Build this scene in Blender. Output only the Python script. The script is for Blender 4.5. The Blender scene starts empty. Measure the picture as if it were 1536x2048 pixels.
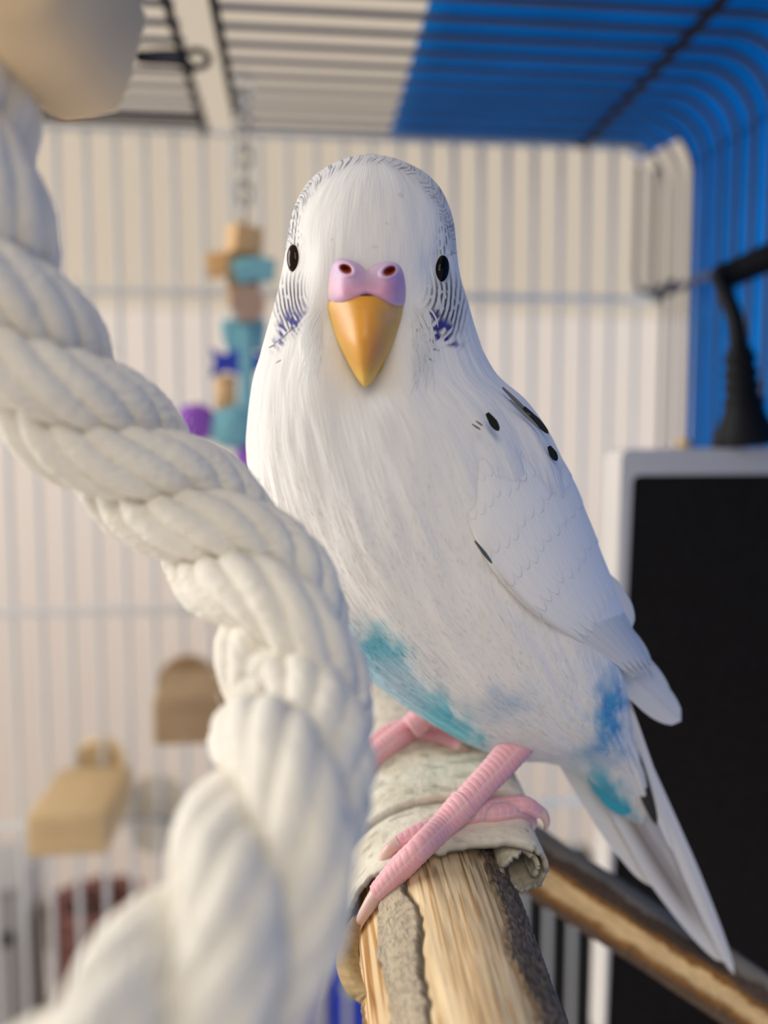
import bpy, math
import numpy as np
from mathutils import Vector, Matrix
from mathutils.bvhtree import BVHTree

# ------------------------------------------------------------------ camera, world, lights, exposure
F = 1665.0                                   # focal length in pixels of the 1536 x 2048 frame
CAM = np.array([0.0, 0.0, 1.10])
YAW, PIT = math.radians(5.76), math.radians(4.75)
FW = np.array([math.sin(YAW)*math.cos(PIT), math.cos(YAW)*math.cos(PIT), -math.sin(PIT)])
RT = np.array([math.cos(YAW), -math.sin(YAW), 0.0])
UP = np.cross(RT, FW)
scn = bpy.context.scene
COL = scn.collection
cd = bpy.data.cameras.new('camera'); cam = bpy.data.objects.new('camera', cd); COL.objects.link(cam)
cd.sensor_fit = 'HORIZONTAL'; cd.sensor_width = 24.0; cd.lens = 24.0*F/1536; cd.clip_start = 0.01; cd.clip_end = 20
cam.matrix_world = Matrix(((RT[0], UP[0], -FW[0], CAM[0]), (RT[1], UP[1], -FW[1], CAM[1]), (RT[2], UP[2], -FW[2], CAM[2]), (0, 0, 0, 1)))
cd.dof.use_dof = True; cd.dof.focus_distance = 0.130; cd.dof.aperture_fstop = 6.8
scn.camera = cam
w = bpy.data.worlds.new('world'); scn.world = w; w.use_nodes = True
w.node_tree.nodes['Background'].inputs[0].default_value = (1.0, 0.955, 0.90, 1)
w.node_tree.nodes['Background'].inputs[1].default_value = 0.47

def area(name, loc, to, sx, sy, power, color):
    l = bpy.data.lights.new(name, 'AREA'); l.shape = 'RECTANGLE'; l.size = sx; l.size_y = sy; l.energy = power; l.color = color
    o = bpy.data.objects.new(name, l); COL.objects.link(o); o.location = loc
    o.rotation_euler = (Vector(to)-Vector(loc)).to_track_quat('-Z', 'Y').to_euler(); return o
area('window_light', (-1.5, 0.60, 1.55), (0.0, 0.15, 1.05), 1.0, 1.2, 36, (1.0, 0.97, 0.93))
area('daylight_right', (1.6, 0.15, 1.35), (0.1, 0.15, 1.05), 1.0, 1.0, 20, (0.90, 0.95, 1.0))
area('room_lamp', (-0.3, -1.3, 2.2), (0.0, 0.2, 1.0), 0.8, 0.8, 10, (1.0, 0.89, 0.76))
vs = scn.view_settings; vs.view_transform = 'Standard'; vs.look = 'None'; vs.gamma = 1.0; vs.use_curve_mapping = False
vs.exposure = 0.0

# ------------------------------------------------------------------ helpers
def W(px, py, z):
    px = np.asarray(px, float); py = np.asarray(py, float); z = np.asarray(z, float)
    return CAM + ((px-768)/F*z)[..., None]*RT - ((py-1024)/F*z)[..., None]*UP + z[..., None]*FW
def at(px, py, Y):                           # the point seen at a pixel on the upright plane y = Y
    d = W(px, py, 1.0)-CAM
    return CAM + d*(Y/d[1])
def topix(P):
    d = P-CAM; z = d@FW
    return 768+F*(d@RT)/z, 1024-F*(d@UP)/z, z
def smooth(e0, e1, x):
    t = np.clip((x-e0)/(e1-e0), 0, 1); return t*t*(3-2*t)
def srgb(r, g, b):
    return tuple(((c/255)/12.92 if c <= 10 else (((c/255)+.055)/1.055)**2.4) for c in (r, g, b))
_rs = np.random.RandomState(7); _tab = _rs.rand(65536)
def _h(i, j, k):
    return _tab[(i*73856093 ^ j*19349663 ^ k*83492791) & 65535]
def noise(x, y, z=0.0, seed=0):
    x, y, z = np.broadcast_arrays(np.asarray(x, float), np.asarray(y, float), np.asarray(z, float)+seed*17.3)
    xi = np.floor(x).astype(np.int64); yi = np.floor(y).astype(np.int64); zi = np.floor(z).astype(np.int64)
    fx, fy, fz = x-xi, y-yi, z-zi
    fx, fy, fz = [f*f*(3-2*f) for f in (fx, fy, fz)]
    r = 0
    for a in (0, 1):
        for b in (0, 1):
            for c in (0, 1):
                r = r + _h(xi+a, yi+b, zi+c)*(fx if a else 1-fx)*(fy if b else 1-fy)*(fz if c else 1-fz)
    return r
def catmull(K, n):
    K = np.asarray(K, float); m = len(K)
    P = np.vstack([2*K[0]-K[1], K, 2*K[-1]-K[-2]])
    t = np.linspace(0, m-1, n); i = np.minimum(t.astype(int), m-2); f = (t-i)[:, None]
    p0, p1, p2, p3 = P[i], P[i+1], P[i+2], P[i+3]
    return .5*(2*p1+(p2-p0)*f+(2*p0-5*p1+4*p2-p3)*f**2+(3*p1-p0-3*p2+p3)*f**3)
def mesh_obj(name, V, Fc, mat, parent=None, col=None, uv=None, flat=False, normals=None):
    V = np.asarray(V, float).reshape(-1, 3)
    me = bpy.data.meshes.new(name)
    if isinstance(Fc, np.ndarray):
        n, k = Fc.shape
        me.vertices.add(len(V)); me.vertices.foreach_set('co', V.astype(np.float32).ravel())
        me.loops.add(n*k); me.loops.foreach_set('vertex_index', Fc.astype(np.int32).ravel())
        me.polygons.add(n); me.polygons.foreach_set('loop_start', np.arange(0, n*k, k, dtype=np.int32))
        me.update(calc_edges=True)
    else:
        me.from_pydata(V.tolist(), [], Fc)
    me.polygons.foreach_set('use_smooth', np.full(len(me.polygons), not flat))
    if col is not None:
        a = me.color_attributes.new('Col', 'FLOAT_COLOR', 'POINT')
        c = np.ones((len(V), 4), np.float32); c[:, :3] = col; a.data.foreach_set('color', c.ravel())
    if uv is not None:
        li = np.zeros(len(me.loops), np.int32); me.loops.foreach_get('vertex_index', li)
        u = me.uv_layers.new(name='UVMap'); u.data.foreach_set('uv', np.asarray(uv, np.float32)[li].ravel())
    if normals is not None:
        me.normals_split_custom_set_from_vertices(np.asarray(normals, float).tolist())
    if mat is not None: me.materials.append(mat)
    o = bpy.data.objects.new(name, me); COL.objects.link(o)
    if parent is not None: put(o, parent)
    return o
def put(o, parent):
    o.parent = parent
    o.matrix_parent_inverse = parent_world(parent).inverted()
def parent_world(p):
    m = p.matrix_basis.copy()
    if p.parent is not None: m = parent_world(p.parent) @ p.matrix_parent_inverse @ m
    return m
def thing(name, label, cat, loc, group=None):
    o = bpy.data.objects.new(name, None); o.empty_display_size = .01; COL.objects.link(o); o.location = loc
    return tag(o, label, cat, group)
def tag(o, label, cat, group=None, kind=None):
    o['label'] = label; o['category'] = cat
    if group: o['group'] = group
    if kind: o['kind'] = kind
    return o
def grid_faces(n, m, wrap=True):             # n rings of m vertices
    i = np.arange(n-1)[:, None]; j = np.arange(m if wrap else m-1)[None, :]
    a = i*m+j; b = i*m+(j+1) % m
    return np.stack([a, b, b+m, a+m], -1).reshape(-1, 4)
def frames(P):
    P = np.asarray(P, float); T = np.gradient(P, axis=0); T /= np.linalg.norm(T, axis=1)[:, None]
    n = np.cross(T[0], [0, 0, 1.0]);
    if np.linalg.norm(n) < .1: n = np.cross(T[0], [1.0, 0, 0])
    n /= np.linalg.norm(n); N = [n]
    for k in range(1, len(P)):
        v = N[-1]-T[k]*np.dot(N[-1], T[k]); N.append(v/np.linalg.norm(v))
    N = np.array(N); return T, N, np.cross(T, N)
def tube(P, R, m=12, cap=True):              # vertices, quad faces (ends closed by shrinking)
    P = np.asarray(P, float); R = np.broadcast_to(np.asarray(R, float), (len(P),))
    T, N, B = frames(P)
    if cap:
        P = np.vstack([P[:1], P, P[-1:]]); R = np.concatenate([[R[0]*.02], R, [R[-1]*.02]])
        N = np.vstack([N[:1], N, N[-1:]]); B = np.vstack([B[:1], B, B[-1:]])
    a = np.linspace(0, 2*np.pi, m, endpoint=False)
    V = P[:, None]+R[:, None, None]*(np.cos(a)[None, :, None]*N[:, None]+np.sin(a)[None, :, None]*B[:, None])
    return V.reshape(-1, 3), grid_faces(len(P), m)
def join(parts):
    Vs, Fs, o = [], [], 0
    for V, f in parts: Vs.append(V); Fs.append(np.asarray(f)+o); o += len(V)
    return np.vstack(Vs), np.vstack(Fs)
def box(c, s, b=0.0008, rot=None):           # bevelled box: vertices and faces as lists
    import bmesh
    bm = bmesh.new(); bmesh.ops.create_cube(bm, size=1)
    for v in bm.verts: v.co = Vector((v.co.x*s[0], v.co.y*s[1], v.co.z*s[2]))
    if b > 0: bmesh.ops.bevel(bm, geom=bm.edges[:], offset=b, segments=2, affect='EDGES', profile=.6)
    M = Matrix.Translation(Vector(c)) @ (rot.to_4x4() if rot is not None else Matrix.Identity(4))
    bm.transform(M); V = [v.co[:] for v in bm.verts]; bm.verts.index_update()
    fs = [[v.index for v in f.verts] for f in bm.faces]; bm.free(); return V, fs
def prism(outline, y0, y1, b=0.0):           # outline in x, z ; thickness along y
    n = len(outline)
    V = [(x, y0, z) for x, z in outline]+[(x, y1, z) for x, z in outline]
    fs = [list(range(n)), list(range(2*n-1, n-1, -1))]+[[i, i+n, (i+1) % n+n, (i+1) % n] for i in range(n)]
    return V, fs

# ------------------------------------------------------------------ materials
def mat(name, color=(.8, .8, .8), rough=.6, metal=0, vcol=False, nscale=None, namt=.1, bump=None, bscale=200, bstretch=(1, 1, 1),
        uvn=False, sss=0, sssr=(1, .4, .3), ssss=.001, sheen=0, coat=0, transl=None, spec=.5):
    m = bpy.data.materials.new(name); m.use_nodes = True; nt = m.node_tree; p = nt.nodes['Principled BSDF']
    p.inputs['Roughness'].default_value = rough; p.inputs['Metallic'].default_value = metal
    p.inputs['Specular IOR Level'].default_value = spec
    if sss:
        p.inputs['Subsurface Weight'].default_value = sss; p.inputs['Subsurface Radius'].default_value = sssr
        p.inputs['Subsurface Scale'].default_value = ssss
    if sheen: p.inputs['Sheen Weight'].default_value = sheen; p.inputs['Sheen Roughness'].default_value = .5
    if coat: p.inputs['Coat Weight'].default_value = coat; p.inputs['Coat Roughness'].default_value = .1
    tc = nt.nodes.new('ShaderNodeTexCoord'); mp = nt.nodes.new('ShaderNodeMapping')
    nt.links.new(tc.outputs['UV' if uvn else 'Object'], mp.inputs[0]); mp.inputs['Scale'].default_value = bstretch
    if vcol:
        a = nt.nodes.new('ShaderNodeVertexColor'); a.layer_name = 'Col'; src = a.outputs[0]
    else:
        a = nt.nodes.new('ShaderNodeRGB'); a.outputs[0].default_value = (*color, 1); src = a.outputs[0]
    if nscale:
        n = nt.nodes.new('ShaderNodeTexNoise'); n.inputs['Scale'].default_value = nscale; n.inputs['Detail'].default_value = 5
        nt.links.new(mp.outputs[0], n.inputs['Vector'])
        r = nt.nodes.new('ShaderNodeMapRange'); r.inputs[1].default_value = .25; r.inputs[2].default_value = .75
        r.inputs[3].default_value = 1-namt; r.inputs[4].default_value = 1+namt*.6
        nt.links.new(n.outputs[0], r.inputs[0])
        x = nt.nodes.new('ShaderNodeMix'); x.data_type = 'RGBA'; x.blend_type = 'MULTIPLY'; x.inputs[0].default_value = 1
        nt.links.new(src, x.inputs[6]); nt.links.new(r.outputs[0], x.inputs[7]); src = x.outputs[2]
    nt.links.new(src, p.inputs['Base Color'])
    if bump:
        n = nt.nodes.new('ShaderNodeTexNoise'); n.inputs['Scale'].default_value = bscale; n.inputs['Detail'].default_value = 4
        nt.links.new(mp.outputs[0], n.inputs['Vector'])
        b = nt.nodes.new('ShaderNodeBump'); b.inputs['Distance'].default_value = bump; b.inputs['Strength'].default_value = .8
        nt.links.new(n.outputs[0], b.inputs['Height']); nt.links.new(b.outputs[0], p.inputs['Normal'])
    if transl:
        t = nt.nodes.new('ShaderNodeBsdfTranslucent'); mx = nt.nodes.new('ShaderNodeMixShader'); mx.inputs[0].default_value = transl
        nt.links.new(src, t.inputs[0]); nt.links.new(p.outputs[0], mx.inputs[1]); nt.links.new(t.outputs[0], mx.inputs[2])
        nt.links.new(mx.outputs[0], nt.nodes['Material Output'].inputs[0])
    return m
M = {}
M['wall'] = mat('painted_wall', srgb(198, 187, 172), .85, nscale=3, namt=.03, bump=.001, bscale=60)
M['white_wall'] = mat('white_board', srgb(217, 207, 200), .6, nscale=4, namt=.03)
M['wire'] = mat('white_coated_wire', srgb(224, 226, 226), .5)
M['hoop'] = mat('shade_grey_wire', srgb(84, 86, 100), .6, spec=.25)  # white hoop wire with its backlit shade put into the grey; also door frame
M['strut'] = mat('dark_coated_wire', srgb(16, 16, 26), .6, spec=.15)
M['steel'] = mat('steel', srgb(170, 170, 170), .35, metal=.8)
M['cloth'] = mat('blue_cloth', srgb(30, 158, 222), .9, nscale=30, namt=.12, bump=.0006, bscale=900, transl=.62, spec=.1)
M['rope'] = mat('cotton_rope', srgb(236, 231, 220), .95, nscale=160, namt=.06, bump=.0005, bscale=900, bstretch=(1, 1, 1), sheen=.2, spec=.1)
M['wood'] = mat('plain_wood', srgb(216, 186, 140), .7, nscale=60, namt=.16, bstretch=(1, .25, 4), bump=.0002, bscale=300)
M['wood_dark'] = mat('floor_and_shaded_wood', srgb(176, 147, 112), .7, nscale=60, namt=.16, bstretch=(1, .25, 4))  # floor wood; on the upper ledge its darker tone stands for shade
M['branch'] = mat('branch_surface', vcol=True, rough=.85, uvn=True, nscale=1.0, namt=.22, bstretch=(330, 60, 1), bump=.0006, bscale=1.2, spec=.25)
M['bark_sleeve'] = mat('pale_bark', vcol=True, rough=.9, nscale=500, namt=.12, bump=.0004, bscale=700, spec=.2)
M['feather'] = mat('feathers', vcol=True, rough=.75, uvn=True, nscale=1, namt=.022, bstretch=(260, 26, 1), bump=.00009, bscale=1.0, sheen=.25, sss=.35, sssr=(1, .85, .75), ssss=.0012, spec=.2)
M['barbs'] = mat('feather_barbs', vcol=True, rough=.85, transl=.3, spec=.1)
M['cheek'] = mat('cheek_tuft', vcol=True, rough=.85, transl=.15, spec=.1)
M['quill'] = mat('flight_feathers', vcol=True, rough=.7, uvn=True, nscale=1, namt=.06, bstretch=(40, 3, 1), transl=.2, spec=.25)
M['eye'] = mat('eye', (.004, .003, .003), .10, spec=.15)
M['iris'] = mat('eye_brown', (.022, .008, .005), .10, spec=.2)
M['lid'] = mat('eyelid_skin', srgb(205, 200, 200), .6)
M['cere'] = mat('cere_skin', vcol=True, rough=.42, nscale=500, namt=.07, bump=.00012, bscale=900, sss=.5, sssr=(1, .5, .6), ssss=.0012)
M['beak'] = mat('beak_horn', vcol=True, rough=.38, nscale=220, namt=.12, bstretch=(1, 1, .3), sss=.4, sssr=(1, .6, .2), ssss=.001)
M['skin'] = mat('leg_skin', vcol=True, rough=.5, sss=.4, sssr=(1, .4, .35), ssss=.001)
M['claw'] = mat('claw_horn', srgb(222, 188, 178), .35, sss=.3)
M['black'] = mat('black_mesh', srgb(38, 34, 31), .8, spec=.1, nscale=900, namt=.5, bump=.0003, bscale=1500)
M['grey_plastic'] = mat('grey_frame', srgb(222, 217, 211), .5)
M['rubber'] = mat('black_rubber', srgb(14, 14, 18), .6, spec=.2)
M['teal'] = mat('pale_blue_leather', srgb(128, 190, 205), .8)
M['royal'] = mat('royal_blue', srgb(20, 58, 190), .5)
M['purple'] = mat('purple_wool', srgb(160, 96, 205), .95, bump=.001, bscale=500)
M['tan'] = mat('tan_toy_wood', srgb(228, 186, 132), .7)
M['olive'] = mat('olive_toy_wood', srgb(138, 128, 100), .7)
M['mauve'] = mat('mauve_toy_disc', srgb(186, 155, 138), .7)
M['brown'] = mat('red_brown', srgb(128, 84, 76), .8, nscale=90, namt=.5)
M['grey'] = mat('grey_card', srgb(150, 146, 146), .7)
M['white_plastic'] = mat('white_plastic', srgb(228, 222, 222), .5)
M['lime'] = mat('lime_sticker', srgb(215, 235, 70), .6)
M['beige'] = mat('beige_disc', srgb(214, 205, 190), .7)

# ------------------------------------------------------------------ the setting
def struct(name, c, s, m, b=0):
    V, f = box(c, s, b); o = mesh_obj(name, V, f, m, flat=True); o['kind'] = 'structure'; return o
struct('wall_back', (0.2, 1.05, 1.30), (5, .1, 2.6), M['wall'])
struct('trim_1', (0.2, .99, .625), (5, .02, 1.25), M['white_wall'], .004)
struct('floor', (0.2, -.6, -.05), (5, 3.4, .1), M['wood_dark'])
ZT = 1.10-.325                                # table top height
tb = thing('table', 'white table carrying the bird cage and the things behind it', 'table', (0, .2, 0))
V, f = box((0, .1, ZT-.015), (1.4, .86, .03), .003); mesh_obj('tabletop', V, f, M['white_wall'], tb, flat=True)
for sx in (-.64, .64):
    for y in (-.27, .47):
        V, f = box((sx, y, (ZT-.03)/2), (.05, .05, ZT-.03), .003); mesh_obj('leg', V, f, M['white_wall'], tb, flat=True)

# ------------------------------------------------------------------ the cage
ZC = 1.10; ZR = ZC+.133; XR = .1635; XL = -.40; YB = .370; ZB = ZT+.03
cage = thing('bird_cage', 'wire bird cage with white bars and shade-coloured hoops around the white budgerigar', 'cage', (-.12, .17, ZT))
def wire(name, P, r, m, parent=cage, n=8):
    V, f = tube(P, r, n); return mesh_obj(name, V, f, m, parent)
def dupe(o, loc, parent):
    c = o.copy(); COL.objects.link(c); c.parent = parent; c.matrix_parent_inverse = o.matrix_parent_inverse.copy(); c.location = Vector(o.location)+Vector(loc); return c
b0 = wire('bar', [(XL, YB, ZB), (XL, YB, 1.0), (XL, YB, ZR-.004)], .0013, M['wire'])
k = 1
while XL+.012*k < XR-.004: dupe(b0, (.012*k, 0, 0), cage); k += 1
for z in (.064, -.073, -.168):
    wire('crossbar', [(XL, YB-.0022, ZC+z), (0, YB-.0022, ZC+z), (XR, YB-.0022, ZC+z)], .0016, M['wire'])
wire('crossbar', [(XL, YB, ZR-.002), (0, YB, ZR-.002), (XR-.01, YB, ZR-.002)], .0016, M['wire'])
RC = .022
arc = [(XR-RC+RC*math.sin(a), ZR-RC+RC*math.cos(a)) for a in np.linspace(0, math.pi/2, 10)]
pr = [(-.026, ZR), (.04, ZR), (.10, ZR)]+arc+[(XR, ZC), (XR, ZB)]
arcl = [(XL+RC-RC*math.sin(a), ZR-RC+RC*math.cos(a)) for a in np.linspace(0, math.pi/2, 10)]
pl = [(-.037, ZR), (-.2, ZR)]+arcl+[(XL, ZC), (XL, ZB)]
h0 = wire('hoop_bar', [(x, .366, z) for x, z in pr], .0011, M['hoop'])
h1 = wire('hoop_bar', [(x, .366, z) for x, z in pl], .0011, M['hoop'])
for k in range(1, 34):
    dupe(h0, (0, -.012*k, 0), cage); dupe(h1, (0, -.012*k, 0), cage)
for x, r in ((-.0385, .0015), (-.0245, .0015), (.126, .0017)):
    o = wire('strut', [(x, -.03, ZR-.002), (x, .1, ZR-.002), (x, YB, ZR-.002)], r, M['strut'])
wire('strut', [(XL+.01, YB-.005, ZR+.0005), (-.2, YB-.005, ZR+.0005), (-.0385, YB-.005, ZR+.0005)], .0019, M['strut'])
# wire door frame standing on the right hand side wall near the back corner
xd = XR-.006
dp = [(xd, .366, ZR-.012), (xd, .366, ZC+.10), (xd, .366, ZC+.073), (xd, .362, ZC+.067), (xd, .356, ZC+.0645), (xd, .30, ZC+.0645), (xd, .20, ZC+.0645)]
wire('door_frame', catmull(dp, 40), .0016, M['hoop'])
dp = [(xd-.008, .364, ZR-.012), (xd-.008, .364, ZC+.088), (xd-.008, .363, ZC+.07), (xd-.004, .359, ZC+.066), (xd-.002, .34, ZC+.0665)]
wire('door_frame', catmull(dp, 30), .0014, M['hoop'])
# clip on the roof: dark ring and rod
c0 = at(392, 118, .292); a = np.linspace(0, 2*np.pi, 25)
V, f = tube(np.array([c0+np.array([.0042*math.cos(t), .002*math.sin(t), .0036*math.sin(t)]) for t in a]), .0011, 8, cap=False)
clip = mesh_obj('clip_ring', V, f, M['strut'], cage)
V, f = tube(catmull([at(215, 88, .285), at(268, 105, .287), at(330, 103, .289), at(385, 104, .291)], 20), .0009, 8); V2, f2 = tube(catmull([at(262, 108, .287), at(285, 121, .288), at(340, 124, .289), at(385, 130, .291)], 20), .0012, 8)
V, f = join([(V, f), (V2, f2)]); mesh_obj('clip_rod', V, f, M['strut'], cage)
V, f = box((-.1205, .17, ZT+.016), (.57, .41, .030), .004); mesh_obj('tray', V, f, M['grey_plastic'], cage)

# blue cloth over the roof and down the right hand side
def cloth():
    prof = [(.041, ZR+.0035), (.10, ZR+.0035)]+[(XR-RC+(RC+.004)*math.sin(a), ZR-RC+(RC+.004)*math.cos(a)) for a in np.linspace(0, math.pi/2, 8)]+[(XR+.004, ZC+.05), (XR+.0045, ZC-.05), (XR+.005, ZC-.15), (XR+.006, ZC-.28)]
    p = catmull(prof, 90); n = len(p); m = 120
    s = np.arange(n)/(n-1.0)
    ymax = .386-(.386-.347)*smooth(.38, .46, s)
    t = np.linspace(0, 1, m)
    Y = -.06+(ymax[:, None]+.06)*t[None]
    wob = (noise(Y*14, s[:, None]*5, 1)-.2)*.0022
    X = p[:, 0][:, None]+wob*smooth(.35, .6, s)[:, None]; Z = p[:, 1][:, None]+wob*(1-smooth(.35, .6, s))[:, None]
    V = np.stack([X, Y, Z], -1).reshape(-1, 3)
    o = mesh_obj('cloth', V, grid_faces(n, m, False), M['cloth']); o.name = 'cage_cover'
    sm = o.modifiers.new('thick', 'SOLIDIFY'); sm.thickness = .0007; sm.offset = 0
    tag(o, 'bright blue cloth draped over the roof and right side of the cage', 'cloth')
cloth()

# ------------------------------------------------------------------ the rope perch
RP = [(-150, -250, .092), (-125, 0, .092), (-100, 200, .092), (-78, 380, .093), (-20, 560, .098), (130, 795, .105), (340, 985, .111), (490, 1130, .109),
      (572, 1270, .103), (592, 1415, .101), (560, 1610, .084), (490, 1830, .076), (350, 2030, .069), (150, 2260, .063), (-50, 2480, .060)]
RR = .0087
rope = thing('rope_perch', 'thick twisted off-white cotton rope crossing in front of the budgerigar', 'rope', tuple(W(592, 1415, .101)))
rc = W(*np.array(RP).T)
d = np.concatenate([[0], np.cumsum(np.linalg.norm(np.diff(catmull(rc, 2000), axis=0), axis=1))])
fine = catmull(rc, 2000); n = 1300; sL = np.linspace(0, d[-1], n)
cl = np.stack([np.interp(sL, d, fine[:, i]) for i in range(3)], 1)
T, N, B = frames(cl)
NS = 3; PITCH = .043
for k in range(NS):
    ph = 2*np.pi*k/NS - 2*np.pi*sL/PITCH + 1.0
    off = RR*.54
    sc = cl+off*(np.cos(ph)[:, None]*N+np.sin(ph)[:, None]*B)
    Ts, Nn, Bb = frames(sc)
    # outward frame of the strand
    O = (sc-cl)/off; O = O-Ts*np.sum(O*Ts, 1)[:, None]; O /= np.linalg.norm(O, axis=1)[:, None]; Q = np.cross(Ts, O)
    m = 132; a = np.linspace(0, 2*np.pi, m, endpoint=False)
    NY = 6
    tw = NY*(a[None] - (2*np.pi*sL/.019)[:, None])
    wob = noise(a[None]*2+sL[:, None]*60, sL[:, None]*140, k*5.0)
    prof = np.abs(np.cos(tw/2))**.7
    r = RR*.535*(.84+.19*prof+.05*(wob-.5)) + .00022*(noise(a[None]*14, sL[:, None]*900, k)-.5)
    r = r*(1+.05*(noise(sL[:, None]*90, k*9.0, 3)-.5))
    ell = 1.0+.0*a
    V = sc[:, None]+r[..., None]*(np.cos(a)[None, :, None]*O[:, None]+np.sin(a)[None, :, None]*Q[:, None]*1.0)
    mesh_obj('strand', V.reshape(-1, 3), grid_faces(n, m), M['rope'], rope)
# stray cotton fibres
rs = np.random.RandomState(3); Vs, Fs = [], []
for i in range(420):
    k = rs.randint(250, n-150); a = rs.rand()*6.28; o = math.cos(a)*N[k]+math.sin(a)*B[k]
    p = cl[k]+o*RR*rs.uniform(.9, 1.03); t = T[k]*rs.uniform(-1, 1)+np.cross(T[k], o)*rs.uniform(-1, 1); L = rs.uniform(.001, .003)
    pts = [p, p+t*L*.5+o*L*.25, p+t*L+o*L*rs.uniform(.0, .45)]
    v, f = tube(pts, .00003, 3, False); Vs.append((v, f))
V, f = join(Vs); o = mesh_obj('loose_fibres', V, f, M['rope'], rope); o['kind'] = 'stuff'
# wooden end block above the rope
e = thing('wooden_block', 'pale tan wooden block close to the lens above the rope', 'block', tuple(W(100, 60, .085)))
oc = [(52, 186), (120, 176), (188, 158), (222, 80), (262, -70), (215, -240), (40, -280), (-70, -200), (-80, 60), (20, 165)]
Vb, ring = [], len(oc)
cc = W(90, -20, .088)
for s, z in ((.90, .0770), (1.0, .0790), (1.0, .0965), (.92, .0985)):
    for x, y in oc:
        Vb.append(cc+(W(x, y, .079)-W(90, -20, .079))*s+FW*(z-.088))
fs = [list(range(ring))[::-1], list(range(3*ring, 4*ring))]
for q in range(3): fs += [[q*ring+i, q*ring+(i+1) % ring, (q+1)*ring+(i+1) % ring, (q+1)*ring+i] for i in range(ring)]
mesh_obj('block_body', Vb, fs, mat('pale_block', srgb(232, 206, 166), .8, nscale=40, namt=.15), e)

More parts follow.
